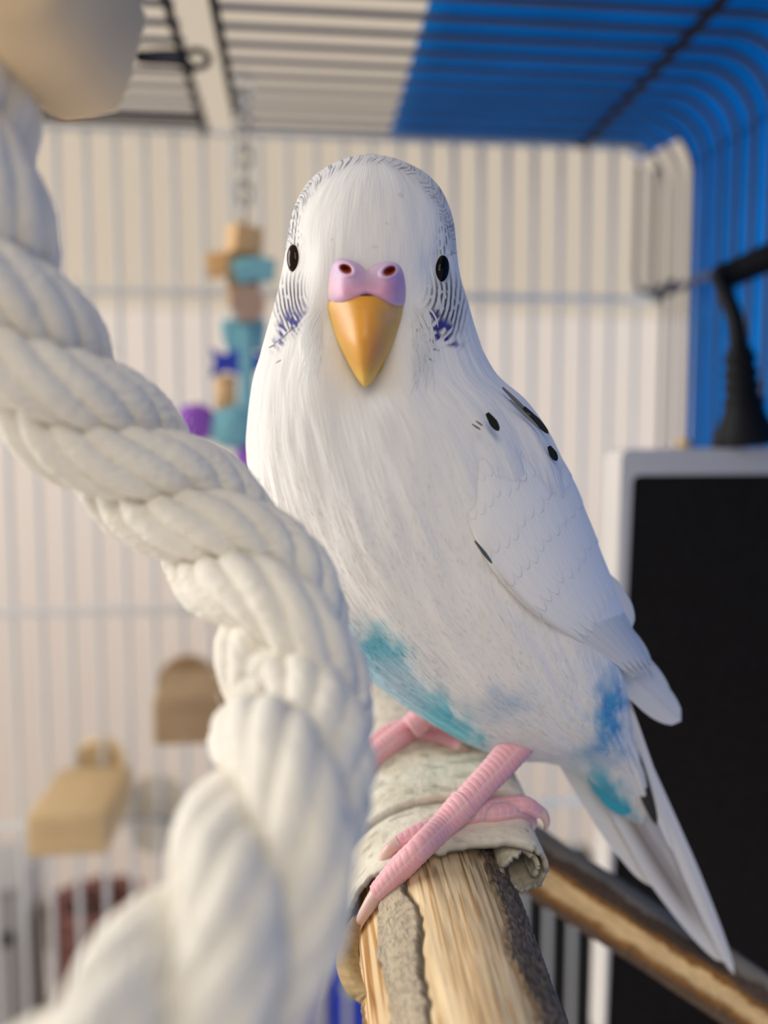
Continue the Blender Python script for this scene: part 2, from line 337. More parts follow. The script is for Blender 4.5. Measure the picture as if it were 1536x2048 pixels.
# ------------------------------------------------------------------ the branch perch and its pale bark sleeve
def cc2(x, y, z): return CAM+x*RT-y*UP+z*FW
def axis_pt(Z):
    t = (Z-.135)/.03
    return cc2(.0095-.0034*t, .0694-.0078*t, Z)
perch = thing('branch_perch', 'thick partly peeled branch perch under the budgerigar running to the back bars', 'perch', tuple(axis_pt(.14)))
def branch():
    n, m = 620, 420
    t = np.linspace(0, 1, n); Zs = .078+(.362-.078)*t**1.35
    P = np.array([axis_pt(z) for z in Zs]); ax = P[-1]-P[0]; ax /= np.linalg.norm(ax)
    U = RT-ax*np.dot(RT, ax); U /= np.linalg.norm(U); Vv = np.cross(U, ax)
    if np.dot(Vv, UP) < 0: Vv = -Vv
    a = np.linspace(0, 2*np.pi, m, endpoint=False)
    s = np.array([np.dot(p-P[0], ax) for p in P]); A, S = np.meshgrid(a, s)
    ca, sa = np.cos(A), np.sin(A)
    # across: -1 on the left of the visible upper side, +1 on the right
    deg = np.degrees(np.where(A > np.pi*1.5, A-2*np.pi, A))          # -90 .. 270, 90 on top
    wob = (noise(S*120, ca*2+3, sa*2+3)-.5)*16+(noise(S*700, ca*6, sa*6)-.5)*6
    dd = deg+wob
    sh = smooth(.020, .062, S)                                          # zones shift towards the near end
    e1, e2, e3, e4 = 166, 138-10*(1-sh)+0*S, 122-22*(1-sh)+26*sh*0, 60
    tan = smooth(e4-1.5, e4+1.5, dd)*(1-smooth(112+4*sh, 115+4*sh, dd))
    grey = smooth(112+4*sh, 115+4*sh, dd)*(1-smooth(144, 147, dd))
    rim = smooth(144, 147, dd)*(1-smooth(192, 196, dd))
    dark = np.clip(1-tan-grey-rim, 0, 1)
    g1 = noise(A*60, S*160, 2); g2 = noise(A*22, S*60, 5); g3 = noise(ca*30+9, S*2200, sa*30); sp = noise(A*90, S*1500, 8)
    c_tan = np.array(srgb(226, 198, 156)); c_tan2 = np.array(srgb(186, 140, 86)); c_lt = np.array(srgb(238, 217, 180))
    c_gr = np.array(srgb(192, 176, 152)); c_gr2 = np.array(srgb(150, 140, 126)); c_dk = np.array(srgb(86, 74, 66)); c_dk2 = np.array(srgb(132, 118, 104))
    mixc = lambda p, q, k: p[None, None]*(1-k[..., None])+q[None, None]*k[..., None]
    ct = mixc(c_tan, c_tan2, smooth(.52, .8, g1)*.75); ct = ct*(1-smooth(.55, .8, g2)[..., None]*.6)+c_lt*(smooth(.55, .8, g2)[..., None]*.6)
    top = smooth(.050, .056, S)*0+np.exp(-((S-.060)/.006)**2)
    ct = ct*(1-.5*np.clip(top, 0, 1)[..., None]*smooth(.4, .7, g1)[..., None])  # shade below the sleeve's rim darkened into the tan wood
    cg = mixc(c_gr, c_gr2, smooth(.4, .7, g3)*.6+.3*smooth(.5, .8, g2)); cg = cg*(1-.35*smooth(.7, .85, sp)[..., None])
    cdk = mixc(c_dk, c_dk2, smooth(.45, .75, sp)); cr = mixc(c_tan, c_tan2, smooth(.35, .7, g2))
    colr = ct*tan[..., None]+cg*grey[..., None]+cdk*dark[..., None]+cr*rim[..., None]
    crack = np.exp(-((dd-(113.5+4*sh))/1.3)**2)+.8*np.exp(-((dd-145.5)/1.6)**2)+.5*np.exp(-((dd-e4)/1.6)**2)
    colr = colr*(1-.65*np.clip(crack, 0, 1))[..., None]
    r = .0134+.0002*(1-t)[:, None]+.0010*(noise(ca*1.5+5, sa*1.5+5, S*40)-.5)
    r = r+.0007*(grey+dark)+.0002*(g1-.5)*tan+.0002*(g3-.5)*(dark+grey)+.0006*(sp-.5)*dark-.0007*np.clip(crack, 0, 1)
    fac = np.cos(np.radians((deg-80)*3.0))*.0002
    r = r+fac
    V = P[:, None]+r[..., None]*(ca[..., None]*U+sa[..., None]*Vv)
    V = V.reshape(-1, 3); colr = colr.reshape(-1, 3)
    fcs = grid_faces(n, m)
    uv = np.stack([A*.0134, S], -1).reshape(-1, 2)
    # near end closed with a cut face, far end too
    extra = []
    for q, base in ((0, 0), (n-1, (n-1)*m)):
        V = np.vstack([V, P[q][None]]); colr = np.vstack([colr, c_tan[None]]); uv = np.vstack([uv, [[0, 0]]]); ci = len(V)-1
        j = np.arange(m); extra.append(np.stack([base+j, base+(j+1) % m, np.full(m, ci), np.full(m, ci)], -1))
    Fq = fcs.tolist()+[[int(x[0]), int(x[1]), int(x[2])] for x in np.vstack(extra)]
    o = mesh_obj('branch', V, Fq, M['branch'], perch, col=colr, uv=uv)
    return ax, U, Vv
AX, UX, VX = branch()
def sleeve():
    # cross-section in the plane (UX, VX): over the branch from lower left, then rolled into a small curl on the right
    pts = []
    for dg in np.linspace(236, 76, 90):
        r = .0158+.0004*math.sin(dg*.05)
        pts.append((r*math.cos(math.radians(dg)), r*math.sin(math.radians(dg))))
    ccx, ccy, r0 = .0132, .0108, .0045                      # curl centre
    pts.append((.0070, .01565)); pts.append((.0092, .0156)); pts.append((.0112, .01545))
    for q in np.linspace(0, 1, 110)[1:]:
        aa = math.radians(95-500*q); r = r0-.0020*q
        pts.append((ccx+r*math.cos(aa)*.95, ccy+r*math.sin(aa)))
    c = np.array(pts); c = np.stack([np.convolve(np.pad(c[:, i], 3, 'edge'), np.ones(7)/7, 'valid') for i in range(2)], 1)
    tng = np.gradient(c, axis=0); tng /= np.linalg.norm(tng, axis=1)[:, None]; nr = np.stack([-tng[:, 1], tng[:, 0]], 1)
    th = .00042
    loop = np.vstack([c+nr*th, (c-nr*th)[::-1]]); m = len(loop)
    n = 200; Zs = np.linspace(.1365, .196, n); P = np.array([axis_pt(z) for z in Zs])
    u = np.arange(m)[None]; s = (Zs-Zs[0])[:, None]
    idx = np.concatenate([np.arange(len(c)), np.arange(len(c))[::-1]])
    ang = idx/len(c)
    lip = (noise(ang[None]*40, 0*s, 3)-.5)*.0016*np.exp(-s/.004) + (noise(ang[None]*160, 0*s, 9)-.5)*.0007*np.exp(-s/.0015)
    # spiral seam: a second turn begins further back
    seam = s-(.0105+.010*(ang[None]-.25))
    step = .0009*smooth(0, .0008, seam)*(ang[None] < .52)-.0000
    scale = 1+(step+.0004*(noise(ang[None]*9, s*90, 4)-.5)+.00012*(noise(ang[None]*60, s*700, 6)-.5))/.0158
    V = P[:, None]+AX*lip[..., None]+(loop[None, :, 0]*scale)[..., None]*UX+(loop[None, :, 1]*scale)[..., None]*VX
    base = np.array(srgb(232, 224, 206)); tn = np.array(srgb(196, 180, 150)); g = noise(ang[None]*14, s*260, 2); gg = noise(ang[None]*70, s*900, 5)
    col = base[None, None]*(1-.35*smooth(.5, .8, g)[..., None])+tn[None, None]*.35*smooth(.5, .8, g)[..., None]
    col = col*(1-.25*smooth(.72, .85, gg)[..., None])
    ln = np.exp(-(seam/.00035)**2)*(ang[None] < .55); col = col*(1-.55*ln[..., None])
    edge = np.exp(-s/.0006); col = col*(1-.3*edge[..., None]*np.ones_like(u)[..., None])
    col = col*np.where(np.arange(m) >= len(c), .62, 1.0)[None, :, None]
    f = grid_faces(n, m); fl = f.tolist()
    K = len(c)
    for q in range(K-1):                           # ends of the sheet
        a, b = q, q+1; cq, dq = 2*K-1-b, 2*K-1-a
        fl.append([a, dq, cq, b]); o = (n-1)*m; fl.append([o+a, o+b, o+cq, o+dq])
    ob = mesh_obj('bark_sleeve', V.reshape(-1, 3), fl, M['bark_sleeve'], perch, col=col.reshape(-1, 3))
    ob['label'] = 'pale papery bark sleeve curled into a roll at its right edge'
sleeve()
# thin splinter of bark lifting on the left of the branch
pts = catmull([W(715, 1835, .132), W(700, 1880, .128), W(694, 1930, .124), W(706, 1975, .120), W(728, 2010, .116)], 40)
tt = np.linspace(0, 1, 40); wd = .0016*np.sin(np.pi*np.clip(tt*.9+.08, 0, 1))**.6
Vs = []
for i in range(40):
    for sgn, dz in ((-1, 0), (1, 0), (1, .0005), (-1, .0005)): Vs.append(pts[i]+RT*wd[i]*sgn+FW*dz+FW*.002*(sgn > 0))
mesh_obj('bark_splinter', Vs, grid_faces(40, 4), mat('bark_inner', srgb(190, 160, 112), .8, nscale=300, namt=.3, bstretch=(3, 3, .5)), perch)

# thinner branch behind, running to the lower right
tw = thing('thin_branch', 'thinner branch with split pale face and dark bark edges behind the tail tip', 'perch', tuple(W(1300, 1870, .185)))
def branch2():
    n, m = 420, 160
    P = catmull([W(905, 1600, .200), W(1090, 1738, .193), W(1300, 1872, .189), W(1480, 1990, .186), W(1700, 2150, .182)], n)
    T, _, _ = frames(P); U = np.array([np.cross(t, FW) for t in T]); U /= np.linalg.norm(U, axis=1)[:, None]
    if np.dot(U[0], UP) < 0: U = -U
    Q = np.cross(U, T);
    if np.dot(Q[0], -FW) < 0: Q = -Q
    a = np.linspace(0, 2*np.pi, m, endpoint=False); A, I = np.meshgrid(a, np.linspace(0, 1, n)); ca, sa = np.cos(A), np.sin(A)
    v = ca+(noise(I*24, A*2, 3)-.5)*.16+(noise(I*160, A*6, 7)-.5)*.08   # +1 upper edge .. -1 lower edge (on the facing side sa>0)
    pale = smooth(-.42, -.34, v)*(1-smooth(.18, .27, v))*(sa > 0)
    amber = (smooth(-.62, -.5, v)*(1-smooth(-.42, -.34, v))+smooth(.18, .27, v)*(1-smooth(.34, .46, v)))*(sa > 0)
    top = smooth(.72, .8, v)
    dk = np.clip(1-pale-amber-top, 0, 1)
    C = lambda *c: np.array(srgb(*c))[None, None]
    g = noise(A*26, I*60, 4)[..., None]; g2 = noise(A*40, I*320, 9)[..., None]
    col = pale[..., None]*(C(232, 200, 150)*(1-.25*smooth(.4, .8, g)))+amber[..., None]*C(158, 112, 60)*(1-.4*smooth(.4, .8, g2))+top[..., None]*C(150, 138, 120)+dk[..., None]*(C(84, 68, 56)*(1+.7*smooth(.4, .8, g2)))
    r = .0066+.0005*(dk+top)+.0004*(g2[..., 0]-.5)*(dk+top+amber)-.0008*pale+.0006*(noise(I*8, A, 2)-.5)
    V = P[:, None]+r[..., None]*(ca[..., None]*U[:, None]+sa[..., None]*Q[:, None])
    V = V.reshape(-1, 3); f = grid_faces(n, m).tolist(); f.append(list(range(m))); f.append(list(range((n-1)*m, n*m))[::-1])
    mesh_obj('branch', V, f, M['branch'], tw, col=col.reshape(-1, 3), uv=np.stack([A*.0066, I*.12], -1).reshape(-1, 2))
branch2()

# ------------------------------------------------------------------ the budgerigar
bird = thing('budgerigar', 'white budgerigar with pale blue belly patches perched on the bark-wrapped branch', 'bird', tuple(W(935, 1640, .145)))
#  left edge x y, right edge x y, centre depth, front thickness, back thickness
KEY = [
 (737, 307, 743, 307, .1385, .0002, .0002), (694, 316, 792, 317, .1385, .0060, .0060), (650, 336, 842, 340, .1385, .0102, .0098), (616, 366, 877, 372, .1385, .0138, .0125),
 (593, 405, 897, 412, .1385, .0160, .0140), (580, 450, 908, 458, .1385, .0172, .0148), (573, 497, 913, 507, .1385, .0176, .0150), (566, 545, 921, 558, .1387, .0174, .0150),
 (555, 595, 936, 608, .1390, .0168, .0150), (541, 645, 950, 660, .1395, .0162, .0150), (525, 700, 968, 708, .1400, .0164, .0155), (509, 760, 994, 754, .1408, .0176, .0163), (500, 825, 1044, 800, .1418, .0190, .0172),
 (498, 890, 1084, 850, .143, .0202, .0180), (508, 965, 1114, 905, .1438, .0208, .0185), (528, 1045, 1137, 968, .1445, .0212, .0190), (560, 1130, 1160, 1040, .1452, .0212, .0192), (606, 1210, 1184, 1114, .1462, .0208, .0190),
 (662, 1282, 1202, 1192, .1474, .0202, .0185), (724, 1345, 1222, 1262, .149, .0194, .0178), (795, 1402, 1236, 1330, .1507, .0184, .017), (870, 1450, 1246, 1390, .1523, .0170, .016), (945, 1492, 1254, 1440, .154, .0152, .0145),
 (1022, 1520, 1262, 1482, .156, .0128, .0125), (1094, 1526, 1272, 1514, .158, .0100, .010), (1146, 1540, 1282, 1545, .160, .0076, .0076), (1182, 1575, 1290, 1580, .162, .0056, .0056), (1216, 1610, 1294, 1612, .164, .0036, .0036), (1252, 1648, 1278, 1650, .166, .0004, .0004)]
def body():
    n, m = 680, 560
    K = catmull(KEY, n); K[:, 5:] = np.maximum(K[:, 5:], .00005)
    L = W(K[:, 0], K[:, 1], K[:, 4]); R = W(K[:, 2], K[:, 3], K[:, 4]); C = (L+R)/2; A = (R-L)/2
    d = CAM-C; al = np.linalg.norm(A, axis=1)[:, None]; an = A/al; d = d-an*np.sum(d*an, 1)[:, None]; d /= np.linalg.norm(d, axis=1)[:, None]
    half = int(m*.68)
    th = np.concatenate([np.linspace(0, np.pi, half, endpoint=False), np.linspace(np.pi, 2*np.pi, m-half, endpoint=False)])
    ct, st = np.cos(th)[None], np.sin(th)[None]
    e = np.interp(np.arange(n), [0, n*.2, n*.45, n], [.90, .90, .95, 1.0])[:, None]   # < 1 : squarer section
    x = np.sign(ct)*np.abs(ct)**e; y = np.sign(st)*np.abs(st)**e
    tf = np.where(st > 0, K[:, 5:6], K[:, 6:7])
    V = C[:, None]+x[..., None]*A[:, None]+(y*tf)[..., None]*d[:, None]
    # face relief: cheeks, brow over the eyes, soft feather lumps
    PX, PY, _ = topix(V.reshape(-1, 3)); PX = PX.reshape(n, m); PY = PY.reshape(n, m); front = (st > -.15)*np.ones((n, 1))
    nrm = x[..., None]*an[:, None]/np.maximum(al[:, None], 1e-6)+ (y/np.maximum(tf, 1e-5))[..., None]*d[:, None]
    nrm /= np.linalg.norm(nrm, axis=2)[..., None]+1e-9
    g = lambda cx, cy, sx, sy: np.exp(-((PX-cx)/sx)**2-((PY-cy)/sy)**2)
    D = .0009*(g(620, 640, 35, 60)+g(868, 650, 35, 60))*front
    D -= .0007*(g(600, 520, 22, 40)+g(872, 535, 24, 40))*front
    D -= .0016*g(733, 740, 60, 70)*front+.0006*g(733, 640, 110, 40)*front
    D += .0010*(g(655, 720, 40, 70)+g(812, 725, 40, 70))*front
    u = (th[None]*14)*np.ones((n, 1)); s = np.arange(n)[:, None]*1.0
    am = smooth(n*.25, n*.6, s)
    D += .0009*(noise(u*.35, s*.018, 1)-.5)*(.35+am)+.00035*(noise(u*1.1, s*.035, 2)-.5)*(.3+am)+.00008*(noise(u*4.2, s*.07, 3)-.5)*(.3+am)
    V = V+nrm*(D*smooth(0, 30, s)*1.0)[..., None]
    return V, PX, PY, th, K, nrm
BV, PX, PY, TH, BK, BN = body()
n, m = PX.shape
FR = (np.sin(TH)[None] > -.25)*np.ones((n, 1))
def plume(PX, PY, FR):
    """feather colours by place on the bird"""
    w1 = noise(PX/26, PY/26, 1)-.5; w2 = noise(PX/26, PY/26, 9)-.5; f1 = noise(PX/7, PY/22, 4)-.5
    X = PX+w1*26+f1*16; Y = PY+w2*30
    g = lambda cx, cy, sx, sy, rot=0: (lambda dx, dy: np.exp(-((dx/sx)**2+(dy/sy)**2)**1.3))(*((X-cx)*math.cos(rot)+(Y-cy)*math.sin(rot), -(X-cx)*math.sin(rot)+(Y-cy)*math.cos(rot)))
    c = np.ones(PX.shape+(3,))*np.array([.86, .845, .83])
    def mix(c, col, k): k = np.clip(k, 0, 1)[..., None]*FR[..., None]; return c*(1-k)+np.array(col)*k
    teal = srgb(84, 184, 206); blue = srgb(72, 160, 212); slate = srgb(186, 205, 222)
    c = mix(c, teal, g(742, 1325, 62, 60, .9)*1.5+g(835, 1412, 165, 44, .58)*1.5)
    c = mix(c, slate, g(800, 1370, 75, 60, .6)*.75+g(640, 1270, 80, 60)*.5)
    c = mix(c, slate, g(1008, 1410, 62, 34)*.85)
    c = mix(c, blue, g(1222, 1420, 30, 86, .10)*1.1+g(1185, 1500, 30, 22)*.55)
    c = mix(c, srgb(70, 178, 205), g(1215, 1575, 72, 22, .85))
    c = mix(c, srgb(214, 216, 226), g(1080, 900, 190, 130, 1.0)*.35)
    # crown barring
    dx, dy = PX-740, PY-520; rr = np.hypot(dx/172, dy/212); an = np.degrees(np.arctan2(dy, dx))
    # fine broken bars in the band near the skull outline
    band = smooth(.895, .95, rr)*(dy < -10)
    bars = smooth(.5, .78, noise(an*1.5+4*np.sin(rr*30), rr*20, 2))
    hole = smooth(.1, .5, noise(an*.12, 0*an, 6))
    c = mix(c, (.05, .05, .07), band*bars*hole*.95)
    c = mix(c, (.46, .46, .52), smooth(.84, .97, rr)*(dy < -20)*.35)
    # temple stripes running down to each eye
    for ex, sg in ((590, -1), (886, 1)):
        k = np.exp(-((PX-(ex+sg*4))/13)**2)*smooth(395, 440, PY)*(1-smooth(488, 502, PY)) if sg < 0 else np.exp(-((PX-(ex+4))/15)**2)*smooth(410, 450, PY)*(1-smooth(500, 520, PY))
        st = smooth(.0, .55, np.sin(2*np.pi*(PX+.15*(PY-450)*(-sg))/6.2))*smooth(.3, .6, noise(PX/5, PY/7, 3))
        c = mix(c, (.07, .07, .09), k*st*.85)
    # cheeks : curved bars
    for ax, ay, sg, cx, cy, sx, sy in ((640, 560, -1, 582, 612, 34, 62), (826, 560, 1, 892, 612, 40, 66)):
        k = np.exp(-((((PX-cx)/sx)**2+((PY-cy)/sy)**2)**2.2))
        R_ = np.hypot((PX-ax)/1.0, (PY-ay)/1.75)
        st = smooth(-.15, .5, np.sin(2*np.pi*(R_+2.0*(noise(PX/20, PY/20, 5)-.5))/(9.2 if sg > 0 else 7.4)))
        c = mix(c, (.44, .44, .50), k*.45)
        c = mix(c, (.045, .045, .06), k*st*smooth(.08, .3, noise(PX/6, PY/11, 7))*(.97)*(1-smooth(665, 690, PY)))
    # violet cheek patches
    vio = (.035, .035, .24)
    fl = smooth(.3, .62, noise((PX-PY)/9, (PX+PY)/24, 8))
    c = mix(c, vio, (1 if 1 else 0)*g(588, 640, 36, 17, -.75)*fl*1.1+g(566, 664, 30, 12, -.85)*fl*.8)
    fl = smooth(.3, .62, noise((PX+PY)/9, (PX-PY)/24, 8))
    c = mix(c, vio, g(872, 652, 34, 22, .6)*fl*1.3+g(898, 674, 30, 12, .7)*fl*1.1)
    # short dark ticks
    def tick(c, x0, y0, x1, y1, wd, col=(.06, .06, .07), k=.9):
        L = math.hypot(x1-x0, y1-y0); t = ((PX-x0)*(x1-x0)+(PY-y0)*(y1-y0))/L/L; dd = ((PX-x0)*(y1-y0)-(PY-y0)*(x1-x0))/L
        kk = smooth(0, .15, t)*(1-smooth(.85, 1, t))*np.exp(-(dd/(wd*np.clip(1-.5*t, .3, 1)))**2)
        return mix(c, col, kk*k)
    for q in ((548, 690, 536, 696, 2), (562, 720, 550, 726, 1.6), (853, 678, 870, 690, 1.7), (862, 698, 878, 701, 2), (853, 716, 868, 724, 1.6), (866, 660, 880, 672, 1.8)): c = tick(c, *q)
    for q in ((575, 668, 545, 688, 2.4), (598, 650, 560, 676, 2.2)): c = tick(c, *q, (.12, .12, .2), .7)
    for q in ((796, 386, 806, 396, 5), (742, 494, 758, 494, 2), (770, 445, 778, 450, 2.5), (660, 480, 668, 478, 2)): c = tick(c, *q, (.35, .35, .38), .35)
    return c
BC = plume(PX, PY, FR)
bm_f = grid_faces(n, m)
uvb = np.stack([(TH[None]/6.283)*np.ones((n, 1)), (np.arange(n)[:, None]/n)*np.ones((1, m))], -1).reshape(-1, 2)
bo = mesh_obj('body', BV.reshape(-1, 3), bm_f, M['feather'], bird, col=BC.reshape(-1, 3), uv=uvb)
bvh = BVHTree.FromPolygons(BV[::4, ::4].reshape(-1, 3).tolist(), grid_faces(len(BV[::4]), BV[::4, ::4].shape[1]).tolist())
def hit(px, py):
    dr = W(px, py, 1.0)-CAM; dr /= np.linalg.norm(dr)
    h = bvh.ray_cast(Vector(CAM), Vector(dr))
    if h[0] is None: return None, None
    nn = np.array(h[1]);
    if np.dot(nn, dr) > 0: nn = -nn
    return np.array(h[0]), nn
# small contour feathers covering the body
def barbs(count=90000):
    rs = np.random.RandomState(11)
    i = rs.randint(24, n-8, count); j = rs.randint(0, m, count)
    # fewer feathers under the wing
    P = BV[i, j]; Nn = np.cross(BV[np.minimum(i+2, n-1), j]-BV[i-2, j], BV[i, (j+2) % m]-BV[i, j-2]); Nn /= np.linalg.norm(Nn, axis=1)[:, None]+1e-12
    sg = np.sign(np.sum(Nn*BN[i, j], 1))[:, None]; Nn = Nn*sg
    Tn = BV[np.minimum(i+3, n-1), j]-BV[i-3, j]; Tn /= np.linalg.norm(Tn, axis=1)[:, None]
    px, py = PX[i, j], PY[i, j]
    # on the face the feathers radiate from the cere
    rad = W(px, py, .13)-W(733, 560, .13); rad = rad-Nn*np.sum(rad*Nn, 1)[:, None]; rad /= np.linalg.norm(rad, axis=1)[:, None]+1e-9
    k = (1-smooth(620, 760, py))[:, None]*FR[i, j][:, None]
    Tn = Tn*(1-k)+rad*k; Tn /= np.linalg.norm(Tn, axis=1)[:, None]
    S = np.cross(Nn, Tn); jit = rs.randn(count)[:, None]*.10; Tn = Tn+S*jit; S = np.cross(Nn, Tn); S /= np.linalg.norm(S, axis=1)[:, None]
    L = (.0005+.0009*smooth(620, 1100, py))*rs.uniform(.6, 1.3, count); wd = (.00006+.00009*smooth(600, 1100, py))*rs.uniform(.7, 1.2, count)
    lift = rs.uniform(.01, .06, count)
    b = P-Nn*.00005
    a = b+S*wd[:, None]*.5; c = b-S*wd[:, None]*.5
    mid = b+Tn*(L*.55)[:, None]+Nn*(L*lift*.75)[:, None]
    m1, m2 = mid+S*wd[:, None]*.45, mid-S*wd[:, None]*.45
    tip = b+Tn*L[:, None]+Nn*(L*lift)[:, None]
    V = np.stack([a, c, m2, m1, tip], 1).reshape(-1, 3); o = np.arange(count)[:, None]*5
    fq = np.concatenate([np.concatenate([o+np.array([[0, 1, 2]]), o+np.array([[0, 2, 3]]), o+np.array([[3, 2, 4]])], 1).reshape(-1, 3)])
    col = np.repeat(BC[i, j]*rs.uniform(.97, 1.04, count)[:, None], 5, 0).clip(0, .9); nr = np.repeat(Nn, 5, 0)
    keep = np.ones(count, bool)
    inn = (((px-733)/92)**2+((py-565)/52)**2 < 1) & (FR[i, j] > 0)
    keep &= ~inn
    for ex, ey in ((589, 518), (884, 538)): keep &= ~((((px-ex)/18)**2+((py-ey)/30)**2 < 1) & (FR[i, j] > 0))
    kk = np.repeat(keep, 3); fq = fq[kk]
    ob = mesh_obj('contour_feathers', V, fq, M['barbs'], bird, col=col, normals=nr); ob['kind'] = 'stuff'
barbs()

# soft white feather tufts sweeping back from the sides of the beak over the barred cheeks
rs = np.random.RandomState(21); Vs, Fs, Cs, Ns_, o_ = [], [], [], [], 0
for side in (-1, 1):
    for q in range(70):
        u_ = rs.rand(); x0 = 735+side*rs.uniform(86, 118); y0 = 610+115*u_+rs.uniform(-6, 6)
        L_ = rs.uniform(38, 82); an_ = math.radians(rs.uniform(38, 66)+u_*16)
        pts, nn_ = [], []
        for k_ in range(6):
            t_ = k_/5; ax_ = x0+side*L_*t_*math.cos(an_+.35*t_); ay_ = y0+L_*t_*math.sin(an_+.35*t_); P_, N_ = hit(ax_, ay_)
            if P_ is None: break
            nn_.append(N_); pts.append(P_+N_*(-.00002+.00042*t_*(1.2-t_)*1.6))
        if len(pts) < 6: continue
        pts = np.array(pts); T_, _, _ = frames(pts); S_ = np.cross(T_, -FW); S_ /= np.linalg.norm(S_, axis=1)[:, None]; wd_ = rs.uniform(.00008, .00016)*np.array([.7, 1, 1, .9, .6, .1])
        Vs.append(np.vstack([pts+S_*wd_[:, None], pts-S_*wd_[:, None]])); Fs.append(np.array([[i_, i_+1, i_+7, i_+6] for i_ in range(5)])+o_); o_ += 12
        mN = np.mean(nn_, 0); mN /= np.linalg.norm(mN); Ns_.append(np.tile(mN, (12, 1)))
        Cs.append(np.ones((12, 3))*.84*rs.uniform(.96, 1.02))
ob = mesh_obj('cheek_feathers', np.vstack(Vs), np.vstack(Fs), M['cheek'], bird, col=np.vstack(Cs).clip(0, .9), normals=np.vstack(Ns_)); ob['kind'] = 'stuff'

# eyes
def sphere(c, r, nx=32, ny=20, ax=None):
    a = np.linspace(0, 2*np.pi, nx, endpoint=False); b = np.linspace(.001, np.pi-.001, ny)
    V = np.stack([np.outer(np.sin(b), np.cos(a)), np.outer(np.sin(b), np.sin(a)), np.outer(np.cos(b), np.ones(nx))], -1).reshape(-1, 3)
    return c+V*r, grid_faces(ny, nx)
for ex, ey, sd in ((588, 517, -1), (883, 538, 1)):
    P, nn = hit(ex, ey)
    nn = nn-FW*.55; nn /= np.linalg.norm(nn)
    u = np.cross(nn, UP+RT*(-.16 if sd < 0 else .26)); u /= np.linalg.norm(u); v = np.cross(nn, u); tl_ = .22*sd
    c = P+nn*.00005
    V, f = sphere(np.zeros(3), 1.0); V = c+np.outer(V[:, 2], nn)*.0009+np.outer(V[:, 0], u)*.00122+np.outer(V[:, 1], v)*.00222
    e = mesh_obj('eye', V, f, M['iris'] if sd < 0 else M['eye'], bird)
    a = np.linspace(0, 2*np.pi, 33)
    ring = np.array([c+nn*.00010+u*math.cos(t)*.00124+v*math.sin(t)*.00226 for t in a]); V, f = tube(ring, .00012, 8, False)
    mesh_obj('eye_ring', V, f, M['lid'], e)

# cere with two nostrils
cer = [(733, 541), (716, 526), (691, 517), (667, 519), (651, 535), (644, 560), (646, 586), (656, 603), (674, 611), (702, 608), (733, 596), (764, 607), (790, 615), (810, 612), (820, 592), (825, 565), (819, 541), (801, 528), (776, 523), (751, 529)]
def cere():
    oc = catmull(cer+[cer[0]], 241)[:-1]; nr = 70; cx, cy = 734, 568
    Vs, cs = [], []
    t = np.linspace(0.0, 1, nr); X = cx+(oc[None, :, 0]-cx)*t[:, None]; Y = cy+(oc[None, :, 1]-cy)*t[:, None]
    base = hit(734, 568)[0]; zb = topix(base)[2]
    edge = np.sqrt(np.clip(1-t**4, 0, 1))[:, None]
    ridge = np.exp(-((X-734)/20)**2)*smooth(585, 545, Y)
    z = zb+.0012*((X-734)/90)**2+.0042*((X-734)/90)**4-.0026*edge-.0008*(np.exp(-((X-686)/34)**2-((Y-556)/38)**2)+np.exp(-((X-782)/34)**2-((Y-560)/38)**2))+.0008*ridge*edge - .0010*edge*smooth(540, 605, Y)
    z = np.where(t[:, None] >= 1, z+.003, z)
    cols = np.ones(X.shape+(3,))*np.array(srgb(210, 180, 216)); pk = np.array(srgb(216, 150, 178)); tn = np.array(srgb(220, 184, 182)); rimc = np.array(srgb(236, 210, 214))
    k = (np.exp(-((X-700)/44)**2-((Y-585)/24)**2)+np.exp(-((X-770)/40)**2-((Y-580)/22)**2))[..., None].clip(0, 1)*.75; cols = cols*(1-k)+pk*k
    k = (np.exp(-((X-656)/14)**2-((Y-575)/30)**2))[..., None]*.8; cols = cols*(1-k)+tn*k
    k = (np.exp(-((X-800)/24)**2-((Y-560)/30)**2))[..., None]*.5; cols = cols*(1-k)+np.array(srgb(186, 132, 200))*k
    k = (smooth(.93, .985, t)[:, None]*smooth(575, 600, Y))[..., None]*.9; cols = cols*(1-k)+rimc*k
    k = ridge[..., None]*.45; cols = cols*(1-k)+np.array(srgb(226, 196, 206))*k
    for nx, ny in ((692, 538), (779, 542)):
        q = np.sqrt(((X-nx)/14)**2+((Y-ny-.25*(X-nx)*(1 if nx < 733 else -1))/10.5)**2)
        z = z+.0016*(1-smooth(.45, 1.0, q))-.00035*np.exp(-((q-1.25)/.3)**2)
        k = (1-smooth(.72, 1.02, q))[..., None]; cols = cols*(1-k)+np.array(srgb(186, 84, 48))*k
        k = (1-smooth(.2, .6, q))[..., None]; cols = cols*(1-k)+np.array(srgb(110, 30, 16))*k
        k = np.exp(-((q-1.3)/.3)**2)[..., None]*.45; cols = cols*(1-k)+np.array(srgb(232, 204, 220))*k
    V = W(X, Y, z).reshape(-1, 3)
    mesh_obj('cere', V, grid_faces(nr, len(oc)), M['cere'], bird, col=cols.reshape(-1, 3))
    return zb
ZF = cere()
